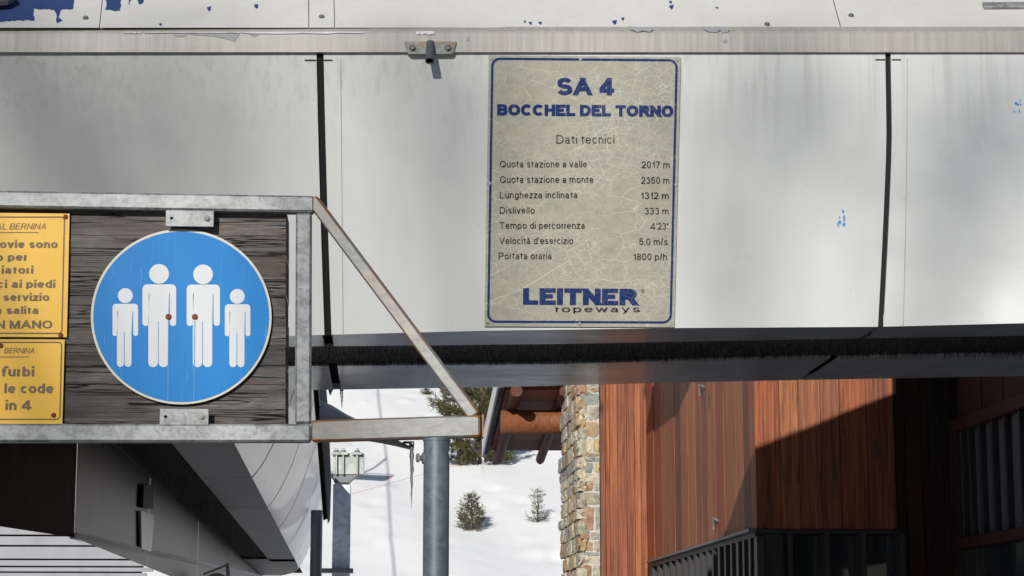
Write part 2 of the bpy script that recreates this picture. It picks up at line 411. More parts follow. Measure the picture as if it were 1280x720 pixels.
# underside, with the slot for the grips
def strip(tabA, tabB, xs_, dz=0, name='underside_panel', mat=UNDER, cut=None):
    a = [USP(x, tabA)+Vector((0, 0, dz)) for x in xs_]; b = [USP(x, tabB)+Vector((0, 0, dz)) for x in xs_]
    m = MB().grid([a, b]); up = Vector((0, 0, .05)); m.grid([[p+up for p in a], a]); m.grid([b, [p+up for p in b]])
    return m.build(name, mat, ST, False)
def rng(a, b, n=14): return [a+(b-a)*i/n for i in range(n+1)]
def vpx(x, tab):   # follow the seam towards the depth direction on the underside plane
    p = USP(x, BOT); y = [USP(x, tab).y]
    q = Vector((p.x, y[0], ZB)); d = q-CAM; k = d.dot(FW); return CX + FPX*d.dot(RT)/k
for x0, x1 in ((-420, 403), (415, 1096), (1104.5, 1640)):
    for A, B in ((BOT, BR0), (BR1, BCK)):
        aa = [Vector(USP(x, A)) for x in (vpx(x0, A), *rng(vpx(x0, A), vpx(x1, A))[1:-1], vpx(x1, A))]
        bb = [Vector(USP(x, B)) for x in (vpx(x0, B), *rng(vpx(x0, B), vpx(x1, B))[1:-1], vpx(x1, B))]
        m = MB().grid([aa, bb]); u = Vector((0, 0, .05))
        m.grid([[p+u for p in aa], aa]); m.grid([bb, [p+u for p in bb]]); m.build('underside_panel', UNDER, ST, False)
xs_ = rng(-420, 1640, 30)
a = [USP(x, BOT)+Vector((0, .02, .03)) for x in xs_]; b = [USP(x, BCK)+Vector((0, -.02, .03)) for x in xs_]
a1 = [USP(x, BR0)+Vector((0, 0, .012)) for x in xs_]; b1 = [USP(x, BR1)+Vector((0, 0, .012)) for x in xs_]
MB().grid([a, b]).build('inner_channel', VOID, ST, False)
MB().grid([a1, b1]).build('brush_back', BRIST, ST, False)
m = MB()
for i in range(21000):        # bristles
    px = random.uniform(-60, 1400); e = random.random()
    q0, q1 = USP(px, BR0), USP(px, BR1); t = random.random()**.6
    if random.random() < .03: t = random.uniform(-.1, 0)
    p = q0.lerp(q1, t)+Vector((0, 0, .01))
    L = random.uniform(.008, .024) if t < .9 else random.uniform(.008, .034)
    if px > 1180 and t > .85: L *= 1.6
    d = Vector((random.gauss(0, .25), random.uniform(-.3, .9)*(1 if t > .3 else -1), -1)).normalized()*L
    s_ = Vector((.0009, 0, 0)); m.add([p-s_, p+s_, p+d], [(0, 1, 2)])
m.build('brush_bristles', BRIST, ST, False, None, 'stuff')
# gutter
prof = [(65.2, 8.583), (42, 8.583), (39, 8.592), (33.5, 8.640)]
xs2 = rng(-420, 1640, 40)
rows = [[P(x, py, yy) for x in xs2] for py, yy in prof]
lip = [p+Vector((0, .10, 0)) for p in rows[0]]
MB().grid([lip]+rows).build('gutter', GUT, ST, False)
MB().beam(P(-420, 67.6, 8.61), P(1640, 67.6, 8.61), .004, .006).build('gutter_shadow_strip', BLACK, ST)  # black strip drawn as the shadow line below the gutter
hl = flat('bare aluminium', (.75, .75, .74), .3, .3)
for x0, x1, h in ((154, 176, 1.3), (180, 300, 1.2), (302, 455, 1.6), (520, 543, 3)):
    n = 10; up_ = [P(x0+(x1-x0)*i/n, 40.6-h*.6+random.uniform(-.3, .3), 8.587) for i in range(n+1)]; dn = [P(x0+(x1-x0)*i/n, 40.8+h*.6+random.uniform(-.4, .4)*h, 8.578) for i in range(n+1)]
    MB().grid([up_, dn]).build('bare_metal_streak', hl, ST, False)
# roof skin rising from the gutter
ZG = P(640, 33.5, 8.64).z
RS = .95
def RP(px, py, off=0):     # point on the sloping roof skin
    o = P(640, 33.5, 8.64); n = Vector((0, -RS, 1)).normalized(); d = ray(px, py); q = o+n*off
    return CAM + d*((q-CAM).dot(n)/d.dot(n))
ROOFY = [9.40]
zt = ZG + (9.40-8.64)*RS
def roof_panel(xa0, xa1, xb0, xb1):  # px at gutter and px at y=0
    def ext(xg, x0): 
        a = RP(xg, 34.6); b = RP(x0, 0); d = b-a; return a + d*((9.40-8.64)/d.y)
    a0, b0 = RP(xa0, 34.6), RP(xb0, 34.6)
    MB().add([a0, b0, ext(xb0, xb1), ext(xa0, xa1)], [(0, 1, 2, 3)]).build('roof_panel', ROOFP, ST, False)
e = .5
roof_panel(-420, -420, 123.6, 127.4); roof_panel(124.6, 128.4, 385.6, 385.3); roof_panel(386.6, 386.3, 417.9, 417); roof_panel(418.8, 417.9, 1050.5, 1041)
roof_panel(1051.5, 1042, 1640, 1640)
MB().add([RP(-420, 33.5, -.02), RP(1640, 33.5, -.02), RP(1640, -60, -.02), RP(-420, -60, -.02)], [(0, 1, 2, 3)]).build('roof_backing', BLACK, ST, False)
for px, py in ((107, 22), (402, 20.5), (1064, 19), (959, 30)):
    c = RP(px, py, .004); n = Vector((0, -RS, 1)).normalized()
    o = MB().tube([c-n*.004, c+n*.004], [.013, .011], 10).build('roof_screw', STEELD, ST)
    MB().tube([c+n*.003, c+n*.008], [.006, .005], 6).build('screw_head', STEELB, o)
def rag(pts, off=.0015, k=3, amp=1.3, rp=RP):
    out = []
    for (xa, ya), (xb, yb) in zip(pts, pts[1:]+pts[:1]):
        d = math.hypot(xb-xa, yb-ya); n = max(1, int(d/k))
        for i in range(n): out.append((xa+(xb-xa)*i/n+random.uniform(-amp, amp), ya+(yb-ya)*i/n+random.uniform(-amp, amp)*.7))
    return [rp(x, y, off) for x, y in out]
up_n = Vector((0, -RS, 1)).normalized()
for pts in ([(-60, -8), (94, -8), (92, 11), (77, 12), (74, 22), (77, 26), (72, 28), (68, 12), (43, 11), (42, 25), (0, 27), (-60, 28)],
            [(132, -8), (153, -6), (150, 14), (132, 12)], [(160, -5), (164, -4), (161, 6)], [(169, -5), (179, -5), (178, 5), (172, 4)]):
    MB().prism(rag(pts), up_n*.001).build('peeling_blue_paint', BLUEP, ST)
for px, py, a in ((261, 11, 3), (320, 8, 3), (200, 31, 2), (663, 29, 2), (675, 29, 2), (768, 28, 3), (778, 24, 2), (839, 9, 3), (896, 10, 1.5), (960, 31, 2), (656, 27, 1.6), (838, 3, 2)):
    MB().prism(rag([(px-a, py-a*.6), (px+a, py-a), (px+a*.8, py+a*.5), (px, py+a)], k=1.2, amp=.5), up_n*.001).build('paint_chip', BLUEP, ST)
def gp(px, py, off=0): return P(px, py, 8.5825-off)
for pts in ([(235, 43), (300, 43), (293, 52), (286, 50), (270, 46)], [(215, 43), (234, 43), (230, 46), (222, 46)], [(311, 43), (325, 43), (318, 46)], [(900, 36), (912, 34), (910, 41), (902, 41)],
            [(785, 33), (818, 34), (812, 40), (803, 38), (796, 41)], [(878, 33.5), (903, 33.5), (896, 41), (884, 39)], [(904, 50), (909, 49), (908, 54), (904, 53)], [(584, 46), (587, 47), (586, 52), (583, 51)]):
    MB().prism(rag(pts, k=2.5, amp=.6, rp=lambda x, y, o: gp(x, y, .001 if y > 42 else .0)), (0, -.001, 0)).build('flaked_patch', flat('bare grey undercoat', (.22, .23, .25), .6), ST)
# blue scraps left on the panels
def hsf(px, py, off=0):
    lo, hi = 0, 1
    for _ in range(18):
        mdl = (lo+hi)/2; q = HS(px, mdl)-CAM; y = CY-FPX*q.dot(UP)/q.dot(FW)
        if y < py: lo = mdl
        else: hi = mdl
    return HS(px, lo, off)
for cx, cy, n in ((1051, 273, 9), (1270, 134, 8)):
    for i in range(n):
        px, py = cx+random.uniform(-5, 5), cy+random.uniform(-9, 9); a, b_ = random.uniform(.6, 2), random.uniform(.8, 2.6)
        MB().prism([hsf(px-a, py-b_, .003), hsf(px+a, py-b_+.5, .003), hsf(px+a*.6, py+b_, .003), hsf(px-a, py+b_*.7, .003)], (0, -.0006, 0)).build('sticker_scrap', STICK, ST)
# roof body with its back edge shaped as the shadow on the timber building shows
ZC = zt
def tr(p, z=None): z = ZC if z is None else z; return p + S*((z-p.z)/S.z)
XF = P(945, 600, 16).x
q0 = tr(P(945, 560, 16)); q1 = tr(P(1118, 492, 16)); q3 = tr(P(1118, 330, 16)); q2 = tr(PX(905, 668, XF))
q2e = q0 + (q2-q0)*1.6
loop = [Vector((-8, 9.45, ZC)), Vector((-8, 10.3, ZC)), Vector((-1.5, 10.3, ZC)), Vector((q2e.x, max(q2e.y, 9.5), ZC)), q0, q1, q3, Vector((8.5, q3.y+.4, ZC)), Vector((8.5, 9.45, ZC))]
MB().prism([p+Vector((0, 0, -.10)) for p in loop], (0, 0, .098)).build('roof_deck', ROOFP, ST)
a = [USP(x, BCK)+Vector((0, .0, .002)) for x in xs_]; b = [Vector((p.x, p.y, ZC-.11)) for p in a]
MB().grid([a, b]).build('back_panel', PANEL, ST, False)
# the pipe bracket
n_ = Vector((0, -1, 0))
pl = [P(x, y, 8.58) for x, y in ((505, 52.5), (570.5, 52.5), (567, 66), (564.5, 68.3), (511.5, 68.3), (508.5, 66))]
brk = MB().prism(pl, (0, -.008, 0)).build('pipe_bracket', mat_galv('dull rusty steel plate', (.13, .14, .13), .15, 1.0, .6), ST)
for px in (515.5, 560): MB().tube([P(px, 59.7, 8.572), P(px, 59.7, 8.564)], [.0135, .0125], 12).build('washer', STEELD, brk); MB().tube([P(px, 59.7, 8.568), P(px, 59.9, 8.556)], [.007, .006], 6).build('bolt', STEELB, brk)
pa, pb = P(538, 54, 8.575), P(537, 76.5, 8.515)
t_ = (pb-pa).normalized()
MB().tube([pa, pb], .018, 20, False).tube([pb, pa], .0155, 20, False).build('pipe_stub', STEELD, brk, False); MB().tube([pb-t_*.006, pb-t_*.02], .0153, 20).build('pipe_bore', VOID, brk)
# aluminium rail at the top right
c0, c1 = RP(1229, 7, .01), RP(1420, 6, .01)
rl = MB().beam(c0, c1, .02, .055, up=(0, -RS, 1)).beam(c0+up_n*.008, c1+up_n*.008, .02, .012, up=(0, -RS, 1)); rl = MB().cbox((c0+c1)/2, (c1-c0)/2, up_n*.008, Vector((0, 1, RS)).normalized()*.022, .003).build('snow_guard_rail', GALV, ST)
cc = RP(1249, 5.5, .018); MB().tube([cc, cc+up_n*.005], [.010, .008], 10).build('rail_screw', STEELB, rl)
MB().prism([RP(x, y, .03) for x, y in ((-60, -6), (12, -10), (19, 1), (10, 6), (-60, 12))], up_n*.02).build('dark_fitting', STEELD, ST)

# ---- the side run receding under the station
A1 = PZ(315, 597, ZB); rd = ray(422, 805); rd.z = 0; rd.normalize(); rn = Vector((rd.y, -rd.x, 0))
A2 = PZ(371, 704, ZB)
rd = (A2-A1).normalized(); rn = Vector((rd.y, -rd.x, 0))
tB = (USP(400, BCK).y - A1.y)/rd.y
RPR = [(0, 0), (.04, .05), (.10, .14), (.17, .28), (.245, .46), (.31, .66), (.37, .84), (.42, 1.0), (.48, 1.22), (.52, 1.45)]
def rsec(t, sx=0, k=1): return [A1 + rd*t + rn*(o*k+sx) + Vector((0, 0, z)) for o, z in RPR]
seams = [tB+.35, tB+3.3, 0, 3.75, 7.6, 11.9, 17.0]
seams = [tB+.35, tB+2.6, -.001, 3.75, 7.6, 11.9, 16.6]
for t0, t1 in zip(seams, seams[1:]):
    g_ = .055
    rows = [rsec(t0+g_), rsec((t0+t1)/2), rsec(t1-g_)]
    MB().grid(rows, True).grid([[p-rn*.03 for p in rows[0]], rows[0]]).build('side_panel', RUNP, ST, False)
MB().grid([[p-rn*.035 for p in rsec(t)] for t in (seams[0], seams[-1])]).build('side_backing', VOID, ST, False)
tE = seams[-1]; rows = []; capb = []
for i in range(13):
    q = i/12; sh = -.45*q**4; rows.append([A1 + rd*(tE+.035+q*8.2) + rn*(o*(1-.35*q**3)+sh) + Vector((0, 0, z)) for o, z in RPR]); capb.append(rows[-1][0])
MB().grid(rows, True).build('end_panel', RUNP, ST, False)
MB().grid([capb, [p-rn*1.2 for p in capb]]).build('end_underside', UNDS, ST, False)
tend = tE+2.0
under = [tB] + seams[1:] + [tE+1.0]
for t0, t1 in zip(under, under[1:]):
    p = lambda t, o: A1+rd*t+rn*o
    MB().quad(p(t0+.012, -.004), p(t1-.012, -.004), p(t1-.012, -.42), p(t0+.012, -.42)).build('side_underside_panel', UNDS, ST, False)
Bp = PZ(157, 573, ZB); ob = (Bp-A1).dot(rn)
Bp = PZ(157, 573, ZB); ob = (Bp-A1).dot(rn)
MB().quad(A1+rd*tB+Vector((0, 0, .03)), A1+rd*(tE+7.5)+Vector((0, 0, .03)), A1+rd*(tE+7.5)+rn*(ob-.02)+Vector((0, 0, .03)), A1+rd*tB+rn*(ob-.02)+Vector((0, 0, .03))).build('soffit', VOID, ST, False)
m = MB()
for i in range(5000):
    t = random.uniform(-4, tE); p = A1+rd*t+rn*(-.42-random.random()*(-ob-.42)); L = random.uniform(.02, .06)
    m.add([p-rd*.002, p+rd*.002, p+Vector((random.gauss(0, .02), random.gauss(0, .02), -L))], [(0, 1, 2)])
m.build('side_brush_bristles', BRIST, ST, False, None, 'stuff')
# inner fascia box
ZX = None
cB = Bp + rd*0
def onB(px):   # point of plane B seen in column px, at height z=ZB
    n = rn; 
    for_y = []
    d = ray(px, 600); d2 = Vector((d.x, d.y, 0)); k = (Bp-CAM).dot(n)/d2.dot(n); return CAM+d2*k
corner = onB(95); corner.z = 0
dC = ray(95, 672); kk = (corner-CAM).xy.length/Vector((dC.x, dC.y)).length; ZX = CAM.z+dC.z*kk
far = A1+rd*(tE+9)+rn*ob
f0 = PZ(0, 658, ZX); f1 = Vector((corner.x, corner.y, ZX)); fe = f0+(f0-f1)*2.6
def vq(a, b, z0, z1): return [Vector((a.x, a.y, z0)), Vector((b.x, b.y, z0)), Vector((b.x, b.y, z1)), Vector((a.x, a.y, z1))]
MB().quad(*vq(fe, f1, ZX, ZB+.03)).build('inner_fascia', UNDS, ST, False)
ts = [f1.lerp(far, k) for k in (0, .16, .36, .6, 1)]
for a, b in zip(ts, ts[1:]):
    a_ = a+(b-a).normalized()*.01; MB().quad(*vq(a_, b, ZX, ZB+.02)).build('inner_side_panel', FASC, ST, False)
MB().beam(f1+Vector((0, 0, .01)), far+Vector((0, 0, .01)), .05, .035).build('bottom_flange', flat('pale flange', (.5, .5, .52)), ST)
# small hatch on the inner side
hp0 = Pl(f1, rn)
h = [hp0.hit(x, y, .012) for x, y in ((173, 638), (190, 645), (186, 690), (174, 686))]
MB().prism(h, rn*.02).build('hatch', mat_under('hatch metal', (.07, .07, .07), .3, 0, .4, 0), ST)
MB().prism([hp0.hit(x, y, .012) for x, y in ((175, 606), (187, 606), (187, 636), (174, 634))], rn*.03).build('hatch_bracket', BLACK, ST)
# dark corner post strip and flashing between front canopy and side run
cpY = 12.2
MB().prism([P(x, y, cpY) for x, y in ((391, 480), (397.5, 480), (409, 648), (404, 650))], (0, .05, 0)).build('corner_gasket', BLACK, ST)
MB().prism([P(x, y, cpY+.02) for x, y in ((398, 480), (407.5, 480), (410.5, 520), (414, 600), (412.5, 650), (409.5, 655))], (0, .06, 0)).build('corner_flashing', mat_under('blue grey flashing', (.30, .32, .36), .25), ST)
# station legs below the far end
for (px, Y, w_) in ((396, 30, .17),):
    a = P(px, 640, Y); MB().tube([(a.x, a.y, gh(a.x, a.y)-.3), (a.x, a.y, ZB+.55)], w_/2, 16).build('station_column', STEELD, ST)
a = P(300, 700, 22)
MB().tube([P(262, 735, 22), P(330, 735, 22)], .06, 14).tube([P(270, 733, 22.2), P(272, 733, 22.7)], .14, 24).build('drive_pulley', STEELD, ST)
MB().beam(P(284, 704, 21.8), P(287, 740, 21.8), .03, .04, (1, 0, 0)).beam(P(254, 718, 21.8), P(284, 706, 21.8), .02, .02).build('pulley_hanger', STEELD, ST)

# ================================================================== information sign
def EL(cx, cy, rx, ry, a0, a1, e=2.12):
    n = max(6, int(abs(a1-a0)/13)); out = []
    for i in range(n+1):
        a = R(a0+(a1-a0)*i/n); c, s_ = math.cos(a), math.sin(a)
        out.append((cx+rx*math.copysign(abs(c)**(2/e), c), cy+ry*math.copysign(abs(s_)**(2/e), s_)))
    return out
def LN(*p): return [('L', [p[i], p[i+1]]) for i in range(len(p)-1)]
def CV(*a): return [('C', EL(*a))]
def glyph(c):     # returns width, top, strokes; x and y run 0..1 inside the stroke inset
    x = .735
    G = {
    'A': (.93, 1, LN((0, 0), (.5, 1), (1, 0))+[('B', [(.15, .30), (.85, .30)])]), 'B': (.80, 1, LN((0, 0), (0, 1))+[('B', [(0, 1), (.6, 1)]), ('B', [(0, .52), (.6, .52)]), ('B', [(0, 0), (.6, 0)])]+CV(.58, .76, .36, .24, 90, -90)+CV(.58, .26, .42, .26, 90, -90)),
    'C': (.88, 1, CV(.52, .5, .52, .5, 42, 318)), 'D': (.86, 1, LN((0, 0), (0, 1))+[('B', [(0, 1), (.45, 1)]), ('B', [(0, 0), (.45, 0)])]+CV(.42, .5, .58, .5, 90, -90)),
    'E': (.74, 1, LN((1, 0), (0, 0), (0, 1), (1, 1))+[('B', [(0, .52), (1, .52)])]), 'H': (.82, 1, LN((0, 0), (0, 1))+LN((1, 0), (1, 1))+[('B', [(0, .52), (1, .52)])]),
    'I': (0, 1, LN((0, 0), (0, 1))), 'L': (.68, 1, LN((0, 1), (0, 0), (1, 0))), 'M': (.95, 1, LN((0, 0), (0, 1))+LN((1, 0), (1, 1))+LN((.03, 1), (.5, .08), (.97, 1))),
    'N': (.82, 1, LN((0, 0), (0, 1))+LN((1, 0), (1, 1))+LN((.02, 1), (.98, 0))), 'O': (.94, 1, CV(.5, .5, .5, .5, 0, 360)), 'Q': (.94, 1, CV(.5, .5, .5, .5, 0, 360)+[('B', [(.6, .26), (1.02, -.04)])]),
    'P': (.78, 1, LN((0, 0), (0, 1))+[('B', [(0, 1), (.6, 1)]), ('B', [(0, .46), (.6, .46)])]+CV(.58, .73, .42, .27, 90, -90)),
    'R': (.82, 1, LN((0, 0), (0, 1))+[('B', [(0, 1), (.6, 1)]), ('B', [(0, .48), (.6, .48)])]+CV(.56, .74, .40, .26, 90, -90)+LN((.62, .46), (1, 0))),
    'S': (.80, 1, CV(.5, .745, .46, .255, 22, 270)+CV(.5, .245, .5, .245, 90, -158)), 'T': (.80, 1, LN((0, 1), (1, 1))+LN((.5, 0), (.5, 1))), 'V': (.88, 1, LN((0, 1), (.5, 0), (1, 1))),
    '0': (.64, 1, CV(.5, .5, .5, .5, 0, 360)), '1': (.36, 1, LN((1, 0), (1, 1))+[('B', [(1, .84), (0, .72)])]), '2': (.64, 1, CV(.5, .71, .48, .29, 170, -38)+LN((.86, .50), (.02, .0))+LN((0, 0), (1, 0))),
    '3': (.64, 1, CV(.48, .76, .42, .24, 165, -90)+CV(.5, .265, .5, .265, 90, -160)), '4': (.76, 1, LN((.76, 0), (.76, 1))+[('B', [(.70, 1.0), (-.06, .27)]), ('B', [(-.22, .20), (1.22, .20)])]),
    '5': (.64, 1, LN((.16, 1), (.92, 1))+LN((.16, 1), (.08, .50))+CV(.48, .32, .52, .32, 140, -158)), '8': (.64, 1, CV(.5, .765, .42, .235, 0, 360)+CV(.5, .265, .5, .265, 0, 360)), '7': (.64, 1, LN((0, 1), (1, 1), (.36, 0))),
    'a': (.62, x, LN((.86, 0), (.86, .6))+CV(.46, .64, .40, .36, 152, 0)+CV(.42, .27, .42, .27, 0, 360)), 'b': (.62, x, [('U', [(0, 0), (0, 1)])]+CV(.5, .5, .5, .5, 0, 360)), 'c': (.58, x, CV(.52, .5, .52, .5, 45, 315)),
    'd': (.62, x, [('U', [(1, 0), (1, 1)])]+CV(.5, .5, .5, .5, 0, 360)), 'e': (.64, x, CV(.5, .5, .5, .5, 0, 322)+[('B', [(0, .5), (1.0, .5)])]), 'f': (.40, x, [('U', [(.35, 0), (.35, .80)]), ('B', [(-.35, .90), (1.15, .90)]), ('Y', [(.45, .9), (.6, 1), (1.1, 1)])]),
    'g': (.62, x, CV(.5, .5, .5, .5, 0, 360)+[('B', [(1, 1.08), (1, -.1)])]+[('D', EL(.5, 0, .5, 1, 0, -160))]), 'h': (.58, x, [('U', [(0, 0), (0, 1)])]+CV(.5, .55, .5, .45, 180, 0)+LN((1, 0), (1, .56))),
    'i': (0, .71, LN((0, 0), (0, 1))+[('T', [(0, 0), (0, 0)])]), 'l': (0, x, [('U', [(0, 0), (0, 1)])]), 'm': (.98, x, LN((0, 0), (0, 1))+CV(.25, .55, .25, .45, 180, 0)+CV(.75, .55, .25, .45, 180, 0)+LN((.5, 0), (.5, .56))+LN((1, 0), (1, .56))),
    'n': (.58, x, LN((0, 0), (0, 1))+CV(.5, .55, .5, .45, 180, 0)+LN((1, 0), (1, .56))), 'o': (.65, x, CV(.5, .5, .5, .5, 0, 360)), 'p': (.62, x, [('B', [(0, 1.08), (0, -.48)])]+CV(.5, .5, .5, .5, 0, 360)),
    'r': (.36, x, LN((0, 0), (0, 1))+CV(.95, .45, .95, .55, 180, 96)), 's': (.56, x, CV(.5, .735, .44, .265, 25, 270)+CV(.5, .235, .5, .235, 90, -158)), 't': (.36, x, [('B', [(.4, 1.34), (.4, .15)]), ('B', [(-.4, 1), (1.35, 1)])]+CV(.95, .2, .55, .2, 180, 275)),
    'u': (.58, x, LN((1, 0), (1, 1))+CV(.5, .45, .5, .45, 180, 360)+LN((0, 1), (0, .44))), 'v': (.60, x, LN((0, 1), (.5, 0), (1, 1))), 'w': (.90, x, LN((0, 1), (.25, 0), (.5, 1), (.75, 0), (1, 1))), 'y': (.60, x, LN((0, 1), (.5, 0))+[('B', [(1.03, 1.1), (.32, -.42)]), ('B', [(.36, -.42), (.02, -.42)])]),
    'z': (.54, x, LN((0, 1), (1, 1), (0, 0), (1, 0))), "'": (0, 1, [('B', [(0, 1.02), (0, .72)])]), '"': (.26, 1, [('B', [(0, 1.02), (0, .72)]), ('B', [(1, 1.02), (1, .72)])]), ',': (0, 1, [('B', [(0, .06), (-.0, -.12)])]), '/': (.30, 1, LN((0, 0), (1, 1))),
    '®': (.9, 1, CV(.5, .5, .5, .5, 0, 360)+LN((.35, .3), (.35, .75))+CV(.45, .62, .2, .13, 90, -90)+[('B', [(.5, .5), (.68, .26)])]) }
    if c == 'à': w_, t, st = G['a']; return w_, t, st+[('B', [(.2, 1.45), (.55, 1.18)])]
    return G[c]
def clip(poly, axis, lim, sgn):
    out = []
    for p, q in zip(poly, poly[1:]+poly[:1]):
        ip, iq = (p[axis]-lim)*sgn >= 0, (q[axis]-lim)*sgn >= 0
        if ip: out.append(p)
        if ip != iq: t = (lim-p[axis])/(q[axis]-p[axis]); out.append((p[0]+(q[0]-p[0])*t, p[1]+(q[1]-p[1])*t))
    return out
def text_polys(txt, w_, gap, shear=0):
    polys = []; cx = 0; z = 0
    for ch in txt:
        if ch == ' ': cx += .36; continue
        W, T, st = glyph(ch); W = max(W+(.6*(w_-.12) if W else 0), w_) if W else w_
        fx = lambda u: cx+w_/2+u*(W-w_)
        wh = w_*.84
        def fy(v, T=T): return wh/2+v*(T-wh) if v >= 0 else wh/2+v*(T-wh)*.9
        for kind, pts in st:
            z += 1
            if kind == 'T': q = [(cx, 1.05-w_*.85), (cx+w_, 1.05-w_*.85), (cx+w_, 1.05), (cx, 1.05)]; polys.append((q, z)); continue
            if kind == 'D': p = [(fx(u), (-.26+w_/2)+(0+v)*(.26) + .26) if False else (fx(u), min(0, v)*(.24-w_*.2)-.02+w_*.3) for u, v in pts]
            elif kind == 'U': p = [(fx(pts[0][0]), fy(pts[0][1])), (fx(pts[1][0]), pts[1][1]*(1-w_/2))]
            elif kind == 'Y': c_ = fx(.35); p = [(c_, .98-w_*1.3), (c_+w_*.12, 1.0-w_*.72), (c_+w_*.55, 1.03-w_*.42), (c_+w_*1.3+.06, 1.04-w_*.42)]
            else: p = [(fx(u), fy(v)) for u, v in pts]
            if kind in 'LU':
                (xa, ya), (xb, yb) = p; L_ = math.hypot(xb-xa, yb-ya) or 1; dx, dy = (xb-xa)/L_, (yb-ya)/L_
                k = w_/2 if (abs(dx) < .01 or abs(dy) < .01) else w_*1.2
                xa -= dx*k; ya -= dy*k; xb += dx*k; yb += dy*k; th = w_*(.84 if abs(dy) < .01 else 1); nx, ny = -dy*th/2, dx*th/2
                q = [(xa+nx, ya+ny), (xb+nx, yb+ny), (xb-nx, yb-ny), (xa-nx, ya-ny)]
                top = 1.0 if kind == 'U' else T
                q = clip(clip(q, 1, 0, 1), 1, top, -1)
                if not (abs(dx) < .01 or abs(dy) < .01): q = clip(clip(q, 0, cx-.02-(.3*w_), 1), 0, cx+W+.02+.3*w_, -1)
                if len(q) > 2: polys.append((q, z))
            else:
                ns = []; n = len(p); closed = math.hypot(p[0][0]-p[-1][0], p[0][1]-p[-1][1]) < 1e-4
                for i in range(n):
                    a_ = p[i-1] if i else (p[-2] if closed else p[0]); b_ = p[i+1] if i < n-1 else (p[1] if closed else p[-1])
                    dx, dy = b_[0]-a_[0], b_[1]-a_[1]; l_ = math.hypot(dx, dy) or 1; th = w_*(1-.16*(abs(dx)/l_)**2); ns.append((-dy/l_*th/2, dx/l_*th/2))
                for i in range(n-1): polys.append(([(p[i][0]+ns[i][0], p[i][1]+ns[i][1]), (p[i+1][0]+ns[i+1][0], p[i+1][1]+ns[i+1][1]), (p[i+1][0]-ns[i+1][0], p[i+1][1]-ns[i+1][1]), (p[i][0]-ns[i][0], p[i][1]-ns[i][1])], z))
        cx += W+gap*(.45 if ch in 'r' else 1)
    if shear: polys = [([(x+y*shear, y) for x, y in q], z) for q, z in polys]
    return polys
def lettering(plane, txt, x0, x1, yb, cap, mat, parent, w_=.115, shear=0, yb1=None, off=.003, gap=None, name='lettering'):
    if gap is None: gap = .17 if w_ < .16 else .10
    pol = text_polys(txt, w_, gap, shear); xs = [x for q, z in pol for x, y in q]; a, b = min(xs), max(xs)
    p0 = plane.hit(x0, yb, off); p1 = plane.hit(x1, yb if yb1 is None else yb1, off)
    ux = (p1-p0); L = ux.length; ux.normalize(); n = plane.n
    uy = n.cross(ux); uy = uy if uy.z > 0 else -uy
    sc = (plane.hit(x0, yb-cap, off)-plane.hit(x0, yb, off)).length; k = L/(b-a)
    m = MB()
    for q, z in pol: m.add([p0+ux*((x-a)*k)+uy*(y*sc)+n*(z % 7)*.00008 for x, y in q], [tuple(range(len(q)))])
    return m.build(name, mat, parent, False)
def rrect(x0, y0, x1, y1, r, n=6):
    out = []
    for cx, cy, a0 in ((x1-r, y0+r, -90), (x1-r, y1-r, 0), (x0+r, y1-r, 90), (x0+r, y0+r, 180)):
        for i in range(n+1):
            a = R(a0+90*i/n); out.append((cx+r*math.cos(a), cy+r*math.sin(a)))
    return out
def ringline(plane, pts, w_, off, mat, name, parent, f=lambda p: p):
    dense = []
    for p, q in zip(pts, pts[1:]+pts[:1]):
        n_s = max(1, int(math.hypot(q[0]-p[0], q[1]-p[1])/25)); dense += [(p[0]+(q[0]-p[0])*i/n_s, p[1]+(q[1]-p[1])*i/n_s) for i in range(n_s)]
    pts = dense
    cx = sum(p[0] for p in pts)/len(pts); cy = sum(p[1] for p in pts)/len(pts); inn = []; n = len(pts)
    for i, p in enumerate(pts):
        a, b = pts[i-1], pts[(i+1) % n]; t = Vector((b[0]-a[0], b[1]-a[1])).normalized(); nn = Vector((-t.y, t.x))
        if nn.dot(Vector((cx-p[0], cy-p[1]))) < 0: nn = -nn
        inn.append((p[0]+nn.x*w_, p[1]+nn.y*w_))
    A_ = [plane.hit(*f(p), off) for p in pts]; B_ = [plane.hit(*f(p), off) for p in inn]
    MB().grid([A_+A_[:1], B_+B_[:1]]).build(name, mat, parent, False)

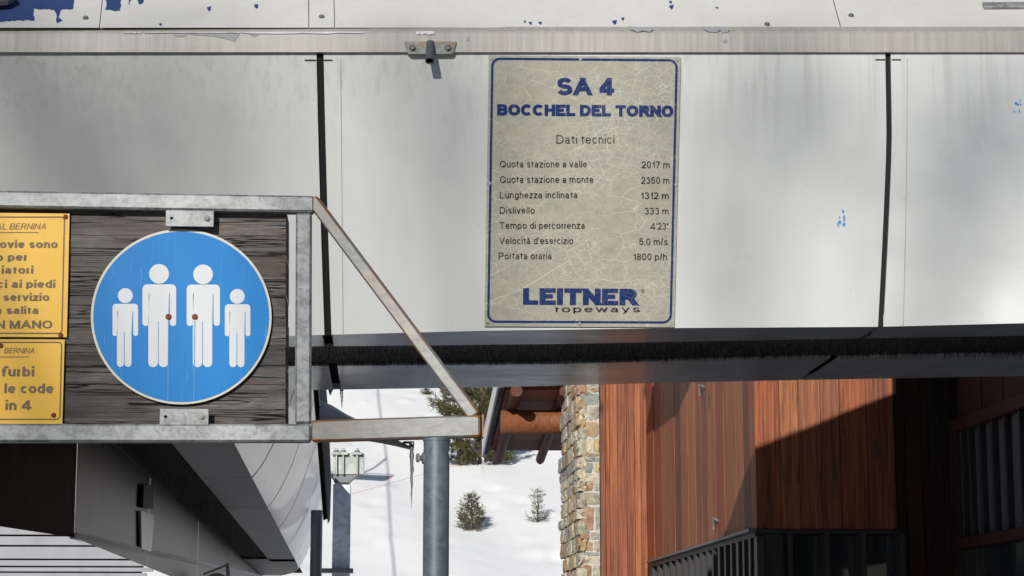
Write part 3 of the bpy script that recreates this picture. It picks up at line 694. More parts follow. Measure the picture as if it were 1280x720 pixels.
tl, tr_ = P(611, 69, 8.578), P(851, 71.2, 8.556)
bm_ = PZ(724, lerp(BOT, 724), ZB); bm_ = P(724, 408.5, HS(724, .985).y-.022)
sn = (tr_-tl).cross(bm_-tl).normalized(); sn = sn if sn.y < 0 else -sn
IP = Pl(tl, sn)
IS = thing('information_sign', P(724, 408, 8.7), 'beige crazed information sign with blue border headed SA 4 fixed to the white canopy', 'sign')
def crack_mask(m):
    co = m.nd('ShaderNodeMapping'); co.inputs['Scale'].default_value = (1, 1, 1.35); m.L(m.co, co.inputs[0]); co = co.outputs[0]
    wn = m.nd('ShaderNodeTexNoise'); wn.inputs['Scale'].default_value = 7; wn.inputs['Detail'].default_value = 4; m.L(co, wn.inputs['Vector'])
    wv = m.nd('ShaderNodeVectorMath', operation='MULTIPLY_ADD'); wv.inputs[1].default_value = (.10, .10, .10); m.L(wn.outputs['Color'], wv.inputs[0]); m.L(co, wv.inputs[2]); wco = wv.outputs[0]
    big = m.noise(co, 3.2, 3)
    c1 = m.ramp(m.vor(wco, 24, 'DISTANCE_TO_EDGE'), [(.012, 1), (.045, 0)]); c2 = m.ramp(m.vor(wco, 52, 'DISTANCE_TO_EDGE'), [(.015, .75), (.06, 0)])
    c3 = m.ramp(m.vor(wco, 9.5, 'DISTANCE_TO_EDGE'), [(.005, 1), (.022, 0)])
    k1 = m.math('MULTIPLY', c1, m.ramp(big, [(.40, .05), (.60, 1)])); k2 = m.math('MULTIPLY', c2, m.ramp(m.noise(co, 4.5, 3), [(.44, .05), (.6, .8)]))
    k3 = m.math('MULTIPLY', c3, m.ramp(m.noise(co, 5.5, 2), [(.42, 0), (.55, 1)]))
    return m.math('MAXIMUM', m.math('MAXIMUM', k1, k2), k3), co, big
def mat_print(name, c):
    m = M(name, .55, 0, .12); k, co, big = crack_mask(m)
    m.col(m.mix(m.math('MULTIPLY', k, .2), m.mix(m.noise(co, 40, 4), tuple(x*.8 for x in c), tuple(x*1.3 for x in c)), (.30, .29, .24))); return m.m
def mat_beige():
    m = M('crazed beige sign face', .5, 0, .4)
    crk, co, big = crack_mask(m)
    base = m.mix(m.ramp(m.noise(co, 20, 6, .7), [(.3, 0), (.7, 1)]), (.235, .230, .19), (.335, .328, .275))
    base = m.mix(m.ramp(big, [(.35, 0), (.7, .6)]), base, (.28, .28, .25))
    base = m.mix(m.ramp(m.noise(co, 9, 4), [(.56, 0), (.75, .5)]), base, (.34, .29, .215))
    m.col(m.mix(m.math('MULTIPLY', crk, .72), base, (.47, .455, .37))); m.bump(crk, .3, .001); return m.m
BEI = mat_beige()
cor = [IP.hit(x, y) for x, y in ((611, 69), (851, 71.2), (843, 409), (605.5, 408))]
rows = [[cor[0].lerp(cor[3], j/14).lerp(cor[1].lerp(cor[2], j/14), i/10) for i in range(11)] for j in range(15)]
mp = MB().grid(rows, True); bk_ = [[p-sn*.004 for p in r_] for r_ in rows]
mp.grid([bk_[-1], rows[-1]]); mp.grid([rows[0], bk_[0]]); mp.grid([[r_[0] for r_ in rows], [r_[0] for r_ in bk_]]); mp.grid([[r_[-1] for r_ in rows], [r_[-1] for r_ in bk_]])
mp.build('plate', BEI, IS, False)
NAVY = mat_print('navy sign print', (.006, .022, .105)); BLK = mat_print('black sign print', (.009, .008, .008))
def wq(p):   # sign rectangle in pixel space to the slightly skewed plate
    x, y = p; t = y/340; return (605.5+5.5*(1-t)+ x*((240*(1-t)+237.5*t)/240), 69+y+2.2*(x/240)*(1-t)+1*(x/240)*t)
ringline(IP, rrect(3.2, 2.8, 236.5, 334.5, 11), 2.9, .0015, NAVY, 'border', IS, wq)
lettering(IP, 'SA 4', 696.5, 767.5, 118.6, 21.6, NAVY, IS, .27, 0, 119, gap=.07)
lettering(IP, 'BOCCHEL DEL TORNO', 621.3, 841.7, 144, 14, NAVY, IS, .31, 0, 146, gap=.05)
lettering(IP, 'Dati tecnici', 695.5, 767.7, 179.2, 10.3, BLK, IS, .105)
for a, b in ((('Quota stazione a valle', 625, 733.5, 209), ('2017 m', 801.5, 837, 210)), (('Quota stazione a monte', 625, 741.7, 228.4), ('2350 m', 801, 836.6, 229.4)),
             (('Lunghezza inclinata', 624.8, 721.4, 247.6), ('1312 m', 801.5, 836, 248.6)), (('Dislivello', 624.6, 668.2, 266.8), ('333 m', 806, 835.6, 267.8)),
             (('Tempo di percorrenza', 624.3, 730.6, 285.8), ("4'23\"", 813, 835.5, 286.8)), (('Velocità d\'esercizio', 623.8, 716.6, 304.9), ('5,0 m/s', 799, 834.5, 306)),
             (('Portata oraria', 623.4, 689, 323.8), ('1800 p/h', 792, 833.5, 325))):
    for t, x0, x1, y in (a, b): lettering(IP, t, x0, x1, y, 8.2, BLK, IS, .135)
lettering(IP, 'LEITNER', 653.7, 799, 380.6, 20.6, NAVY, IS, .31, 0, 381.6, gap=.07)
lettering(IP, '®', 801.2, 805.8, 366, 4.4, BLK, IS, .08)
lettering(IP, 'ropeways', 694.5, 799.8, 390, 7.6, BLK, IS, .13, gap=.24)
for px, py in ((614, 72.5), (725.5, 73.8), (847, 74.2), (611.5, 229), (844.8, 231), (610, 404), (724.5, 404.5), (838, 404.8)):
    c = IP.hit(px, py); o = MB().tube([c, c+sn*.004], [.0085, .007], 12).build('screw', STEELB, IS)
m = MB()       # deep scratches
for (xa, ya, xb, yb, w_) in ((612, 345, 695, 300, 1.0), (655, 360, 712, 325, 1.2), (612, 377, 660, 358, 1), (700, 350, 760, 350, .6), (765, 353, 806, 350, .8), (738, 330, 753, 341, .8), (733, 240, 722, 280, .9), (635, 383, 665, 391, .8)):
    pts = [(xa+(xb-xa)*i/8+random.uniform(-.8, .8), ya+(yb-ya)*i/8+random.uniform(-.8, .8)) for i in range(9)]
    m.grid([[IP.hit(x, y-w_*.4, .001) for x, y in pts], [IP.hit(x, y+w_*.4, .001) for x, y in pts]])
m.build('scratches', flat('pale scratch', (.52, .51, .43)), IS, False)

# bend the thin sign to the slightly bowed panel it is screwed to
BX = [(PZ(x, lerp(BOT, x), ZB).x, PZ(x, lerp(BOT, x), ZB).y) for x in range(500, 960, 20)]
def surfY(x, z):
    ztp = P(724, 66, YT).z; f = (ztp-z)/(ztp-ZB); return YT+(lerp(BX, x)-YT)*f-.018*math.sin(math.pi*min(1, max(0, f)))
for o in list(IS.children):
    for v in o.data.vertices:
        p = Vector(v.co); lay = (p-IP.o).dot(sn); q = p.copy()
        for _ in range(4):
            k = (surfY(q.x, q.z)-.010-lay-CAM.y)/(p.y-CAM.y); q = CAM+(p-CAM)*k
        v.co = q
# ================================================================== sign frame on its pole
FY = 7.0
FR = thing('sign_frame', P(546, 700, 6.87), 'galvanised steel sign frame on a round pole, braced by a rusty diagonal', 'sign frame')
TW = .058
def ft(px, py, dy=0): return P(px, py, FY+dy)
def fbeam(xa, ya, xb, yb, hpx, mat, name, dya=0, dyb=0):
    hh = (ft(xa, ya-hpx/2)-ft(xa, ya+hpx/2)).length
    a, b = ft(xa, ya, dya+TW/2), ft(xb, yb, dyb+TW/2)
    return MB().beam(a, b, TW, hh, (0, 0, 1), .007).build(name, mat, FR)
fbeam(-430, 243.5, 393, 257, 21.0, GALV, 'top_rail')
fbeam(-430, 541.8, 389, 542, 23, GALV, 'bottom_rail')
a, b = ft(380, 268, TW/2), ft(379, 530.2, TW/2); MB().beam(a, b, TW, .054, (1, 0, 0), .007).build('upright', GALV, FR)
arm0, arm1 = ft(391.5, 539.5, TW/2), ft(602, 533.2, -.14+TW/2)
def arm(a, b, w_, hh, name):
    o = MB().beam(a, b, w_, hh, (0, 0, 1), .006).build(name, ARMM, FR)
    me = o.data; uv = me.uv_layers.new(name='UVMap'); d = (b-a); L = d.length; d.normalize(); u = Vector((0, 0, 1)); u = (u-d*u.dot(d)).normalized()
    for lp in me.loops:
        v = me.vertices[lp.vertex_index].co; v = (o.matrix_world @ v) if False else v
        q = Vector(v)-a; uv.data[lp.index].uv = (q.dot(d)/L, .5+q.dot(u)/hh)
    return o
arm(arm0, arm1, TW, .072, 'arm')
MB().cbox(arm1+Vector((.003, 0, 0)), (.003, 0, 0), (0, TW*.52, 0), (0, 0, .038)).build('arm_end_plate', ARMM, FR)
arm(ft(391, 250, TW*.5), ft(594, 521, -.135+TW*.5), .045, .042, 'diagonal_brace')
pp = P(546, 549, 6.87); top = Vector((pp.x, pp.y+.03, pp.z)); 
prad = 16.2/FPX*6.9
MB().tube([(top.x, top.y, -.3), top], prad, 40).build('pole', GALVB, FR)
MB().tube([top+Vector((0, 0, -.004)), top+Vector((0, 0, .004))], prad*1.06, 40).build('pole_weld', GALVB, FR)
for px, py, L, dx in ((526, 572.5, .045, -1), (567, 568, .02, 1)):
    c = P(px, py, 6.9); e_ = Vector((dx, -.25, 0)).normalized()
    o = MB().tube([c-e_*.03, c+e_*.012], .0085, 12).build('clamp_bolt', STEELD, FR); MB().tube([c+e_*.006, c+e_*.014], .015, 6).build('bolt_head', GALV, o); MB().tube([c-e_*.018, c-e_*.006], .02, 6).build('nut', GALV, o)
for x0, y0, x1, y1, hs in ((207, 263, 267.5, 283.5, 'b'), (199.5, 511, 261, 531.5, 'b')):
    c = ft((x0+x1)/2, (y0+y1)/2, .004); hx = (ft(x1, y0)-ft(x0, y0)).length/2; hz = (ft(x0, y0)-ft(x0, y1)).length/2
    o = MB().cbox(c, (hx, 0, 0), (0, .0035, 0), (0, 0, hz), .002).build('board_bracket', GALV, FR)
    ym = (y0+y1)/2-.5
    MB().tube([ft(x0+7.5, ym, .001), ft(x0+7.5, ym, -.0005)], .0055, 12).build('bolt_hole', VOID, o)
    MB().tube([ft(x1-9, ym, .002), ft(x1-9, ym, -.004)], .011, 16).build('washer', STEELB, o); MB().tube([ft(x1-9, ym, -.003), ft(x1-9, ym, -.012)], [.0065, .006], 6).build('bolt', STEELB, o)
MB().tube([ft(386.5, 264.5, -.001), ft(386, 264.5, -.001)], .0001, 3)

# ================================================================== wooden board
BY = FY+.046
WB = thing('wooden_board', P(180, 530, BY), 'weathered grey plank board held in the galvanised frame behind the round sign', 'board')
yb_ = [(257, 262), (318, 320), (369, 369.5), (397, 398), (430, 431), (459, 457), (480, 481), (530, 530)]
for (a0, a1), (b0, b1) in zip(yb_, yb_[1:]):
    g_ = .8; ax = -430; bx = 357+random.uniform(-1, .6)
    dy = random.uniform(0, .006); fr = [P(ax, a0+g_, BY+dy), P(bx, a1+g_, BY+dy), P(bx, b1-g_, BY+dy), P(ax, b0-g_, BY+dy)]
    m = MB(); n = 46
    top_ = [fr[0].lerp(fr[1], i/n)+Vector((0, 0, random.uniform(-.0012, .0012))) for i in range(n+1)]; bot_ = [fr[3].lerp(fr[2], i/n)+Vector((0, 0, random.uniform(-.0012, .0012))) for i in range(n+1)]
    t2 = [p+Vector((0, .004, .002)) for p in top_]; b2 = [p+Vector((0, .004, -.002)) for p in bot_]; k = Vector((0, .23, 0))
    m.grid([[p+k for p in t2], t2, top_, bot_, b2, [p+k for p in b2]])
    m.quad(fr[1], fr[2], fr[2]+k, fr[1]+k); m.build('plank', GREYW, WB, False)
MB().quad(P(-430, 258, BY+.030), P(356, 262, BY+.030), P(356, 529.5, BY+.030), P(-430, 529.5, BY+.030)).build('backing', VOID, WB, False)

# ================================================================== yellow signs
def mat_yellow():
    m = M('sun faded yellow sign', .42, 0, .3)
    a = m.noise(m.map((4, 4, 3)), 1, 4); b = m.noise(m.map((40, 40, 8)), 1, 4)
    c = m.mix(m.ramp(a, [(.3, 0), (.7, 1)]), (.68, .38, .012), (.70, .42, .04)); c = m.mix(m.ramp(b, [(.6, 0), (.75, .25)]), c, (.45, .22, .04))
    m.col(c); return m.m
YEL = mat_yellow(); BRWN = flat('faded brown print', (.135, .085, .045), .6, 0, .3, 90)
YSY = BY-.012; YP = Pl((0, YSY, 0), (0, -1, 0))
def ysign(name, pts, label, border, lines, under, screws):
    t = thing(name, P(20, pts[2][1], YSY), label, 'sign', 'yellow notices on the wooden board')
    MB().prism([YP.hit(*p) for p in pts], (0, .004, 0)).build('plate', YEL, t)
    ringline(YP, border, 1.7, .001, BRWN, 'border', t)
    for (tx, x0, x1, y, cap, bold, sh) in lines: lettering(YP, tx, x0, x1, y, cap, BRWN, t, bold, sh, off=.0015)
    (xa, xb, y) = under
    MB().quad(YP.hit(xa, y-.5, .001), YP.hit(xb, y-.5, .001), YP.hit(xb, y+.5, .001), YP.hit(xa, y+.5, .001)).build('underline', BRWN, t, False)
    for px, py in screws:
        c = YP.hit(px, py); o = MB().tube([c, c+Vector((0, -.006, 0))], [.0085, .007], 12).build('rusty_screw', RUSTS, t)
ysign('yellow_sign', [(-150, 264.5), (87, 267), (83.5, 421.5), (-150, 420)], 'upper and taller of the two yellow notices on the plank board, ending N MANO',
      [(x-(y-270)*.023, y) for x, y in rrect(-144, 270.5, 81.5, 417.5, 5)],
      [('AL BERNINA', -6, 57.5, 286.6, 7.4, .13, .22), ('ovie sono', -.5, 72, 309.8, 9.6, .23, 0), ('o per', -5.5, 33.5, 325.8, 9.6, .23, 0), ('iatori', 1.8, 41.5, 342, 9.6, .23, 0),
       ('ci ai piedi', -3.5, 69, 359.6, 9.6, .23, 0), ('servizio', 4.2, 61.5, 376, 9.6, .23, 0), ('a salita', -6, 47.6, 392.4, 9.6, .23, 0), ('N MANO', -6.5, 65.3, 410.6, 10, .23, 0)],
      (-20, 48, 290.6), [(82, 271), (76, 419)])
ysign('yellow_sign', [(-150, 423.5), (80.8, 424.5), (77.8, 530), (-150, 529)], 'lower yellow notice on the plank board, reading furbi le code in 4',
      [(x-(y-427)*.025, y) for x, y in rrect(-144, 427, 78, 525, 5)],
      [('BERNINA', 5, 43, 441.6, 6.8, .13, .22), ('furbi', 2.2, 42.6, 470.4, 12.2, .23, 0), ('le code', 5.2, 66.8, 491.4, 12.2, .23, 0), ('in 4', 6.5, 39, 512.4, 12.2, .23, 0)],
      (-20, 36, 446.2), [(1, 432), (67, 519)])
# ================================================================== round sign
RY = BY-.014; RPn = Pl((0, RY, 0), (0, -1, 0))
RSG = thing('round_sign', P(227, 508, RY), 'round blue sign with four white standing figures and a white rim', 'sign')
def mat_blue():
    m = M('blue reflective sheet', .4, 0, .12); z = m.xyz()
    a = m.noise(m.map((2.5, 2.5, 2)), 1, 4); st = m.noise(m.map((70, 70, .7)), 1, 4, .6)
    c = m.mix(a, (.006, .150, .43), (.010, .175, .48)); c = m.mix(m.ramp(st, [(.6, 0), (.75, .22)]), c, (.17, .33, .56)); c = m.mix(m.ramp(m.noise(m.map((6, 6, 5)), 1, 6, .7), [(.45, 0), (.75, .35)]), c, (.03, .21, .50)); sc = m.ramp(m.noise(m.map((120, 120, 9), rot=(0, .5, 0)), 1, 3, .5), [(.68, 0), (.72, .4)]); c = m.mix(sc, c, (.15, .32, .55)); m.col(c); return m.m
RBLU = mat_blue(); RWH = flat('white reflective sheet', (.44, .46, .49), .4, 0, .06, 200); RRIM = flat('aged white rim', (.45, .44, .37), .5, 0, .15, 30)
def circ(cx, cy, r, n=48, e=1): return [(cx+r*math.cos(2*math.pi*i/n), cy+r*e*math.sin(2*math.pi*i/n)) for i in range(n)]
EE = 109.5/113
def disc(cx, cy, r, off, thick, mat, name, n=96): MB().prism([RPn.hit(x, y, off) for x, y in circ(cx, cy, r, n, EE if r > 60 else 1)], (0, thick, 0)).build(name, mat, RSG)
disc(226.5, 396, 113, 0, .004, RRIM, 'rim'); disc(226.5, 396, 110, .001, .0008, RBLU, 'disc')
def Z(x, y): return (110+x/3.129, 280+y/3.129)
def figure(hx, hy, hr, sx0, sx1, sy, ayb, aw, lx0, lx1, lyb, crot, r):
    def pp_(pts, name): MB().prism([RPn.hit(*Z(x, y), .0022) for x, y in pts], (0, .0008, 0)).build(name, RWH, fo)
    fo = MB().prism([RPn.hit(*Z(x, y), .0022) for x, y in circ(hx, hy, hr, 32)], (0, .0008, 0)).build('figure', RWH, RSG)
    gy = sy+30*(hr/38)**.6 + 4; g2 = 1.3; ra = aw/2
    body = [(sx0, sy+r)] + [(sx0+r-r*math.cos(R(a)), sy+r-r*math.sin(R(a))) for a in range(15, 90, 15)] + [(sx0+r, sy), (sx1-r, sy)] + [(sx1-r+r*math.sin(R(a)), sy+r-r*math.cos(R(a))) for a in range(15, 90, 15)] + [(sx1, sy+r)]
    body += [(sx1-ra+ra*math.cos(R(a)), ayb-ra+ra*math.sin(R(a))) for a in range(0, 181, 20)]
    lw = (lx1-lx0)/2; rl_ = (lw-g2)/2; mid = (lx0+lx1)/2
    body += [(sx1-aw, gy), (sx1-aw-2*g2, gy), (lx1, ayb-10)]
    body += [(mid+g2+rl_+rl_*math.cos(R(a)), lyb-rl_+rl_*math.sin(R(a))) for a in range(0, 181, 20)] + [(mid+g2, crot), (mid-g2, crot)]
    body += [(mid-g2-rl_+rl_*math.cos(R(a)), lyb-rl_+rl_*math.sin(R(a))) for a in range(0, 181, 20)]
    body += [(lx0, ayb-10), (sx0+aw+2*g2, gy), (sx0+aw, gy)]
    body += [(sx0+ra+ra*math.cos(R(a)), ayb-ra+ra*math.sin(R(a))) for a in range(0, 181, 20)]
    pp_(body, 'figure_body')
figure(146, 280, 29, 96, 196, 312, 438, 19, 113, 170, 559, 422, 14)
figure(278, 195, 38.5, 213, 345, 236, 399, 25, 236, 314, 560, 380, 18)
figure(450, 197, 38.5, 386, 516, 237, 399, 25, 410, 486, 560, 380, 18)
figure(584, 283, 29, 535, 635, 314, 439, 19, 553, 612, 560, 425, 14)
for x in (315, 418):
    c = RPn.hit(*Z(x, 363), .003); MB().tube([c, c+Vector((0, -.005, 0))], [.0105, .009], 14).build('rusty_screw', RUSTS, RSG)
    MB().quad(RPn.hit(*Z(x-2, 378), .0025), RPn.hit(*Z(x+2, 378), .0025), RPn.hit(*Z(x-1, 690), .0025), RPn.hit(*Z(x-5, 690), .0025)).build('drip_streak', flat('pale drip', (.05, .22, .50)), RSG, False)

# ================================================================== second column with clamp box
SY = 34.0; K = SY/20
SCn = thing('clamp_column', P(427, 716, SY), 'square galvanised lift column topped by a bolted clamp box, standing on the snow left of the pole', 'post')
cg = mat_galv('pale galvanised column', (.42, .46, .50), 0, .25, .88); cg2 = mat_galv('greenish galvanised box', (.27, .295, .275), 0, .3, .8)
a = P(427.5, 605, SY); hw = 11/FPX*SY; gz = gh(a.x, SY)
MB().cbox((a.x, SY+.08*K, (a.z+gz)/2-.2), (hw, 0, 0), (0, .08*K, 0), (0, 0, (a.z-gz)/2+.2), .015).build('column', cg, SCn)
c0, c1 = P(416.5, 566, SY-.05*K), P(455, 593, SY-.05*K)
bx = MB().cbox(((c0.x+c1.x)/2, SY+.05*K, (c0.z+c1.z)/2), ((c1.x-c0.x)/2, 0, 0), (0, .10*K, 0), (0, 0, (c0.z-c1.z)/2), .006).build('clamp_box', cg2, SCn)
MB().prism([P(x, y, SY-.04*K) for x, y in ((414, 593.5), (447, 593.5), (436, 603), (418, 603))], (0, .2*K, 0)).build('base_plate', STEELD, SCn)
for px in (420.5, 429, 446.5):
    p0, p1 = P(px, 593, SY-.075*K), P(px, 560, SY-.075*K)
    o = MB().tube([p0, p1], .012*K, 10).build('threaded_rod', STEELB, SCn); MB().cbox(P(px, 567, SY-.07*K), (.045*K, 0, 0), (0, .03*K, 0), (0, 0, .012*K)).build('washer_plate', cg2, o)
    MB().tube([P(px, 566, SY-.075*K), P(px, 563, SY-.075*K)], .026*K, 6).build('nut', STEELD, o)
MB().cbox(P(421, 713.5, SY-.02), (.155*K, 0, 0), (0, .12*K, 0), (0, 0, .02*K), .005).build('lower_bracket', STEELD, SCn)

# ================================================================== curved snow deflector and icicles
DF = thing('metal_deflector', P(410, 524, 12), 'curved grey sheet metal deflector tapering to a tip behind the rusty arm', 'metal sheet')
up_e = [(400, 500), (410.5, 505), (413, 505.5), (424, 512), (434, 518), (446, 524), (465, 534), (490, 547), (513, 559)]
dn_e = [(400, 540), (410, 541), (418, 542), (430, 545), (445, 548), (460, 551), (478, 554), (497, 558), (513.5, 562)]
ra_ = [P(x, y, 12+.02*i) for i, (x, y) in enumerate(up_e)]; rb_ = [P(x, y, 11.7+.03*i) for i, (x, y) in enumerate(dn_e)]
rm_ = [(a+b)/2+Vector((0, -.12, 0)) for a, b in zip(ra_, rb_)]
MB().grid([ra_, rm_, rb_], True).grid([[p+Vector((0, .02, 0)) for p in r] for r in (rb_, rm_, ra_)], True).build('sheet', mat_under('grey deflector sheet', (.42, .43, .43), .4), DF, False)
MB().tube([P(501, 556, 11.95), P(506, 553, 11.9), P(512, 553, 11.9), P(514, 558, 11.92)], .008, 8).build('hook', STEELD, DF)
def icicle(px, y0, y1, Y, r, label, pts=None):
    a, b = P(px, y0, Y), P(px+random.uniform(-.5, .8), y1, Y); n = 14; ps = []; rs = []
    for i in range(n+1):
        t = i/n; ps.append(a.lerp(b, t)+Vector((random.gauss(0, r*.12), random.gauss(0, r*.12), 0))); rs.append(max(.0008, r*(1-t)**.8*(1+.22*math.sin(i*2.4))))
    o = MB().tube(ps, rs, 10).build('icicle', ICE, None); tag(o, label, 'icicle', 'icicles hanging from the metal edges'); return o
icicle(514.5, 552, 635, 11.9, .014, 'longest icicle, hanging from the tip of the metal deflector beside the pole')
icicle(427, 486, 511, 10.9, .010, 'short icicle under the canopy edge above the deflector')
icicle(413, 487, 495, 10.9, .012, 'stubby icicle at the canopy corner, left of the other canopy icicle')
icicle(603.5, 572, 593, 27, .018, 'thin icicle under the left tip of the timber roof')

# ================================================================== timber building
TB = thing('timber_building', P(1000, 720, 16), 'red timber clad building with stone end wall behind the lift canopy', 'building')
FYB = 16.0; CYB = 23.0
XF = P(945, 600, FYB).x
def zpx(py, Y): return P(800, py, Y).z
ZWT = P(945, 661, FYB).z       # window head
ZTOP = 4.75
def board(c, ax, ay, az, mat=REDW, name='board'): return MB().cbox(c, ax, ay, az, .003).build(name, mat, TB)
def fboard(x0, x1, z0, z1, Y, mat=REDW, d=.02, name='board', j=.006):
    g_ = .0015; dy = random.uniform(-j, j)
    return board(((x0+x1)/2, Y+dy, (z0+z1)/2), ((x1-x0)/2-g_, 0, 0), (0, d, 0), (0, 0, (z1-z0)/2), mat, name)
edges = [945, 972, 977.5, 997, 1026, 1052, 1080, 1084, 1118]
edges = [945, 974.5, 998, 1026, 1050, 1083, 1118]
for a, b in zip(edges, edges[1:]): fboard(P(a, 560, FYB).x, P(b, 560, FYB).x, ZWT, ZTOP, FYB)
# left face boards, following the joints in the photograph
le = [945, 938, 929.5, 917, 905, 895, 884.5, 876, 869, 860, 851, 843, 834, 826, 817, 808.5]
ysl = [PX(x, 560, XF).y for x in le]
for a, b in zip(ysl, ysl[1:]):
    dx = random.uniform(-.006, .006); board((XF+.02+dx, (a+b)/2, (ZWT+ZTOP)/2), (.02, 0, 0), (0, (b-a)/2-.004, 0), (0, 0, (ZTOP-ZWT)/2))
yc = ysl[-1]
fe_ = [808.5, 801, 793.5, 783.5, 772, 762, 757, 750.5]
for a, b in zip(fe_[::-1], fe_[::-1][1:]): fboard(P(a, 600, yc).x, P(b, 600, yc).x, 0, 5.0, yc)
xs750 = P(750.5, 600, yc).x
# core walls behind the boards
CORE = flat('wall core', (.03, .02, .016), .9)
core = [(XF+.045, FYB+.04), (XF+.045, yc+.03), (xs750, yc+.03), (xs750, 25.6), (9.5, 25.6), (9.5, FYB+.04)]
MB().prism([Vector((x, y, 0)) for x, y in core], (0, 0, ZTOP-.01)).build('wall_core', CORE, TB)
# right of the sunlit boards: timbers coloured dark for the shade, then the wing
for a, b, dy, mm in ((1118.5, 1131, .10, SHADEW), (1131, 1151, .07, SHADEW), (1151, 1165, .05, SHADEW)):
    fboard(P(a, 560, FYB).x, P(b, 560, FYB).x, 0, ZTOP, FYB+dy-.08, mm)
for a, b in ((1165, 1180), (1180, 1194.5)): fboard(P(a, 560, FYB-.2).x, P(b, 560, FYB-.2).x, 0, ZTOP, FYB-.14, DEEPSHADEW)
XW = P(1194.5, 600, FYB-.2).x
def wq_(px, py): return PX(px, py, XW)
def wingbox(x0, z0, x1, z1, d, mat, name, par=None, b=.004):   # px columns on the wing plane, heights in metres
    ya, yb2 = PX(x0, 600, XW).y, PX(x1, 600, XW).y
    return MB().cbox((XW-d/2+.02, (ya+yb2)/2, (z0+z1)/2), (abs(d)/2+.02, 0, 0), (0, abs(ya-yb2)/2, 0), (0, 0, abs(z1-z0)/2), b).build(name, mat, par or TB)
zA = wq_(1202, 541).z; zB_ = wq_(1209, 673).z; zC_ = wq_(1209, 686).z
MB().cbox((XW+.35, 13.6, ZTOP/2), (.3, 0, 0), (0, 2.6, 0), (0, 0, ZTOP/2-.01)).build('wing_core', CORE, TB)
for a, b in ((1195.5, 1206), ): wingbox(a, 0, b, zA+.1, .05, DEEPSHADEW, 'corner_post')
for a, b in ((1206, 1236), (1236, 1264), (1264, 1300), (1300, 1345), (1345, 1400)): wingbox(a+.5, zA+.10, b-.5, ZTOP, .03, SHADEW, 'board')
wingbox(1206, zA, 1400, zA+.095, .07, SHADEW, 'lintel'); wingbox(1206, zC_, 1400, zB_, .07, SHADEW, 'transom')
sl = [1209, 1219, 1233, 1248.5, 1265, 1284, 1306, 1332, 1365]
for a, b in zip(sl, sl[1:]):
    wingbox(a+1.6, zB_+.003, b-1.6, zA-.003, -.012, SHUT, 'shutter_slat'); wingbox(a-1.3, zB_+.003, a+1.3, zA-.003, .045, FRAMEB, 'mullion')
wingbox(1222, .2, 1400, zC_-.004, -.01, GLASS, 'pane'); wingbox(1206, .2, 1222, zC_-.004, .03, FRAMEB, 'door_frame')
# front window
xs3 = [948, 981.5, 1027, 1072, 1120]
zh = ZWT
wf = MB().cbox(((P(945, 660, 16).x+P(1125, 660, 16).x)/2, FYB+.01, zh-.02), ((P(1125, 660, 16).x-P(945, 660, 16).x)/2, 0, 0), (0, .035, 0), (0, 0, .017), .003).build('window_head', FRAMEB, TB)
for a, b in zip(xs3, xs3[1:]):
    xa, xb = P(a, 680, FYB).x, P(b, 680, FYB).x
    if a > 950: MB().cbox(((xa+xb)/2, FYB+.03, zh/2-.02), ((xb-xa)/2-.02, 0, 0), (0, .005, 0), (0, 0, zh/2-.03)).build('window_pane', GLASS, TB)
    else: MB().cbox(((xa+xb)/2, FYB+.0, zh/2-.02), ((xb-xa)/2-.01, 0, 0), (0, .02, 0), (0, 0, zh/2-.02), .004).build('window_post', flat('dark olive post', (.035, .035, .028), .7), TB)
    MB().cbox((xb, FYB+.015, zh/2-.02), (.018, 0, 0), (0, .23, 0), (0, 0, zh/2-.02), .003).build('window_mullion', FRAMEB, TB)
# side strip window with closely set bars
wy0, wy1 = FYB-.02, PX(816, 690, XF).y
MB().cbox((XF-.02, (wy0+wy1)/2, zh-.012), (.05, 0, 0), (0, (wy1-wy0)/2, 0), (0, 0, .012), .003).build('sill_flashing', STEELD, TB)
MB().cbox((XF+.01, (wy0+wy1)/2, zh-.045), (.03, 0, 0), (0, (wy1-wy0)/2, 0), (0, 0, .02), .003).build('window_head', FRAMEB, TB)
nb = 17; ybar = [PX(950-(950-818)*(i/nb)**1.0, 690, XF).y for i in range(nb+1)]
for i in range(nb+1): MB().cbox((XF-.005, ybar[i], zh/2-.03), (.03, 0, 0), (0, .045 if i % 3 else .06, 0), (0, 0, zh/2-.035), .004).build('window_bar', FRAMEB, TB)
for a, b in zip(ybar, ybar[1:]): MB().quad(Vector((XF+.035, a, .1)), Vector((XF+.035, b, .1)), Vector((XF+.035, b, zh-.05)), Vector((XF+.035, a, zh-.05))).build('window_pane', GLASS, TB, False)
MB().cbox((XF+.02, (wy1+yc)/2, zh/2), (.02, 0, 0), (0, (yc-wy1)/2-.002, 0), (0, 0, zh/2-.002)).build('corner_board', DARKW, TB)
# cable clips on the left wall
for px, py in ((880, 483), (898, 651)):
    c = PX(px, py, XF-.01); MB().tube([c, c+Vector((-.02, .1, .03)), c+Vector((-.02, .12, -.07))], .012, 6).build('wall_clip', STEELB, TB)
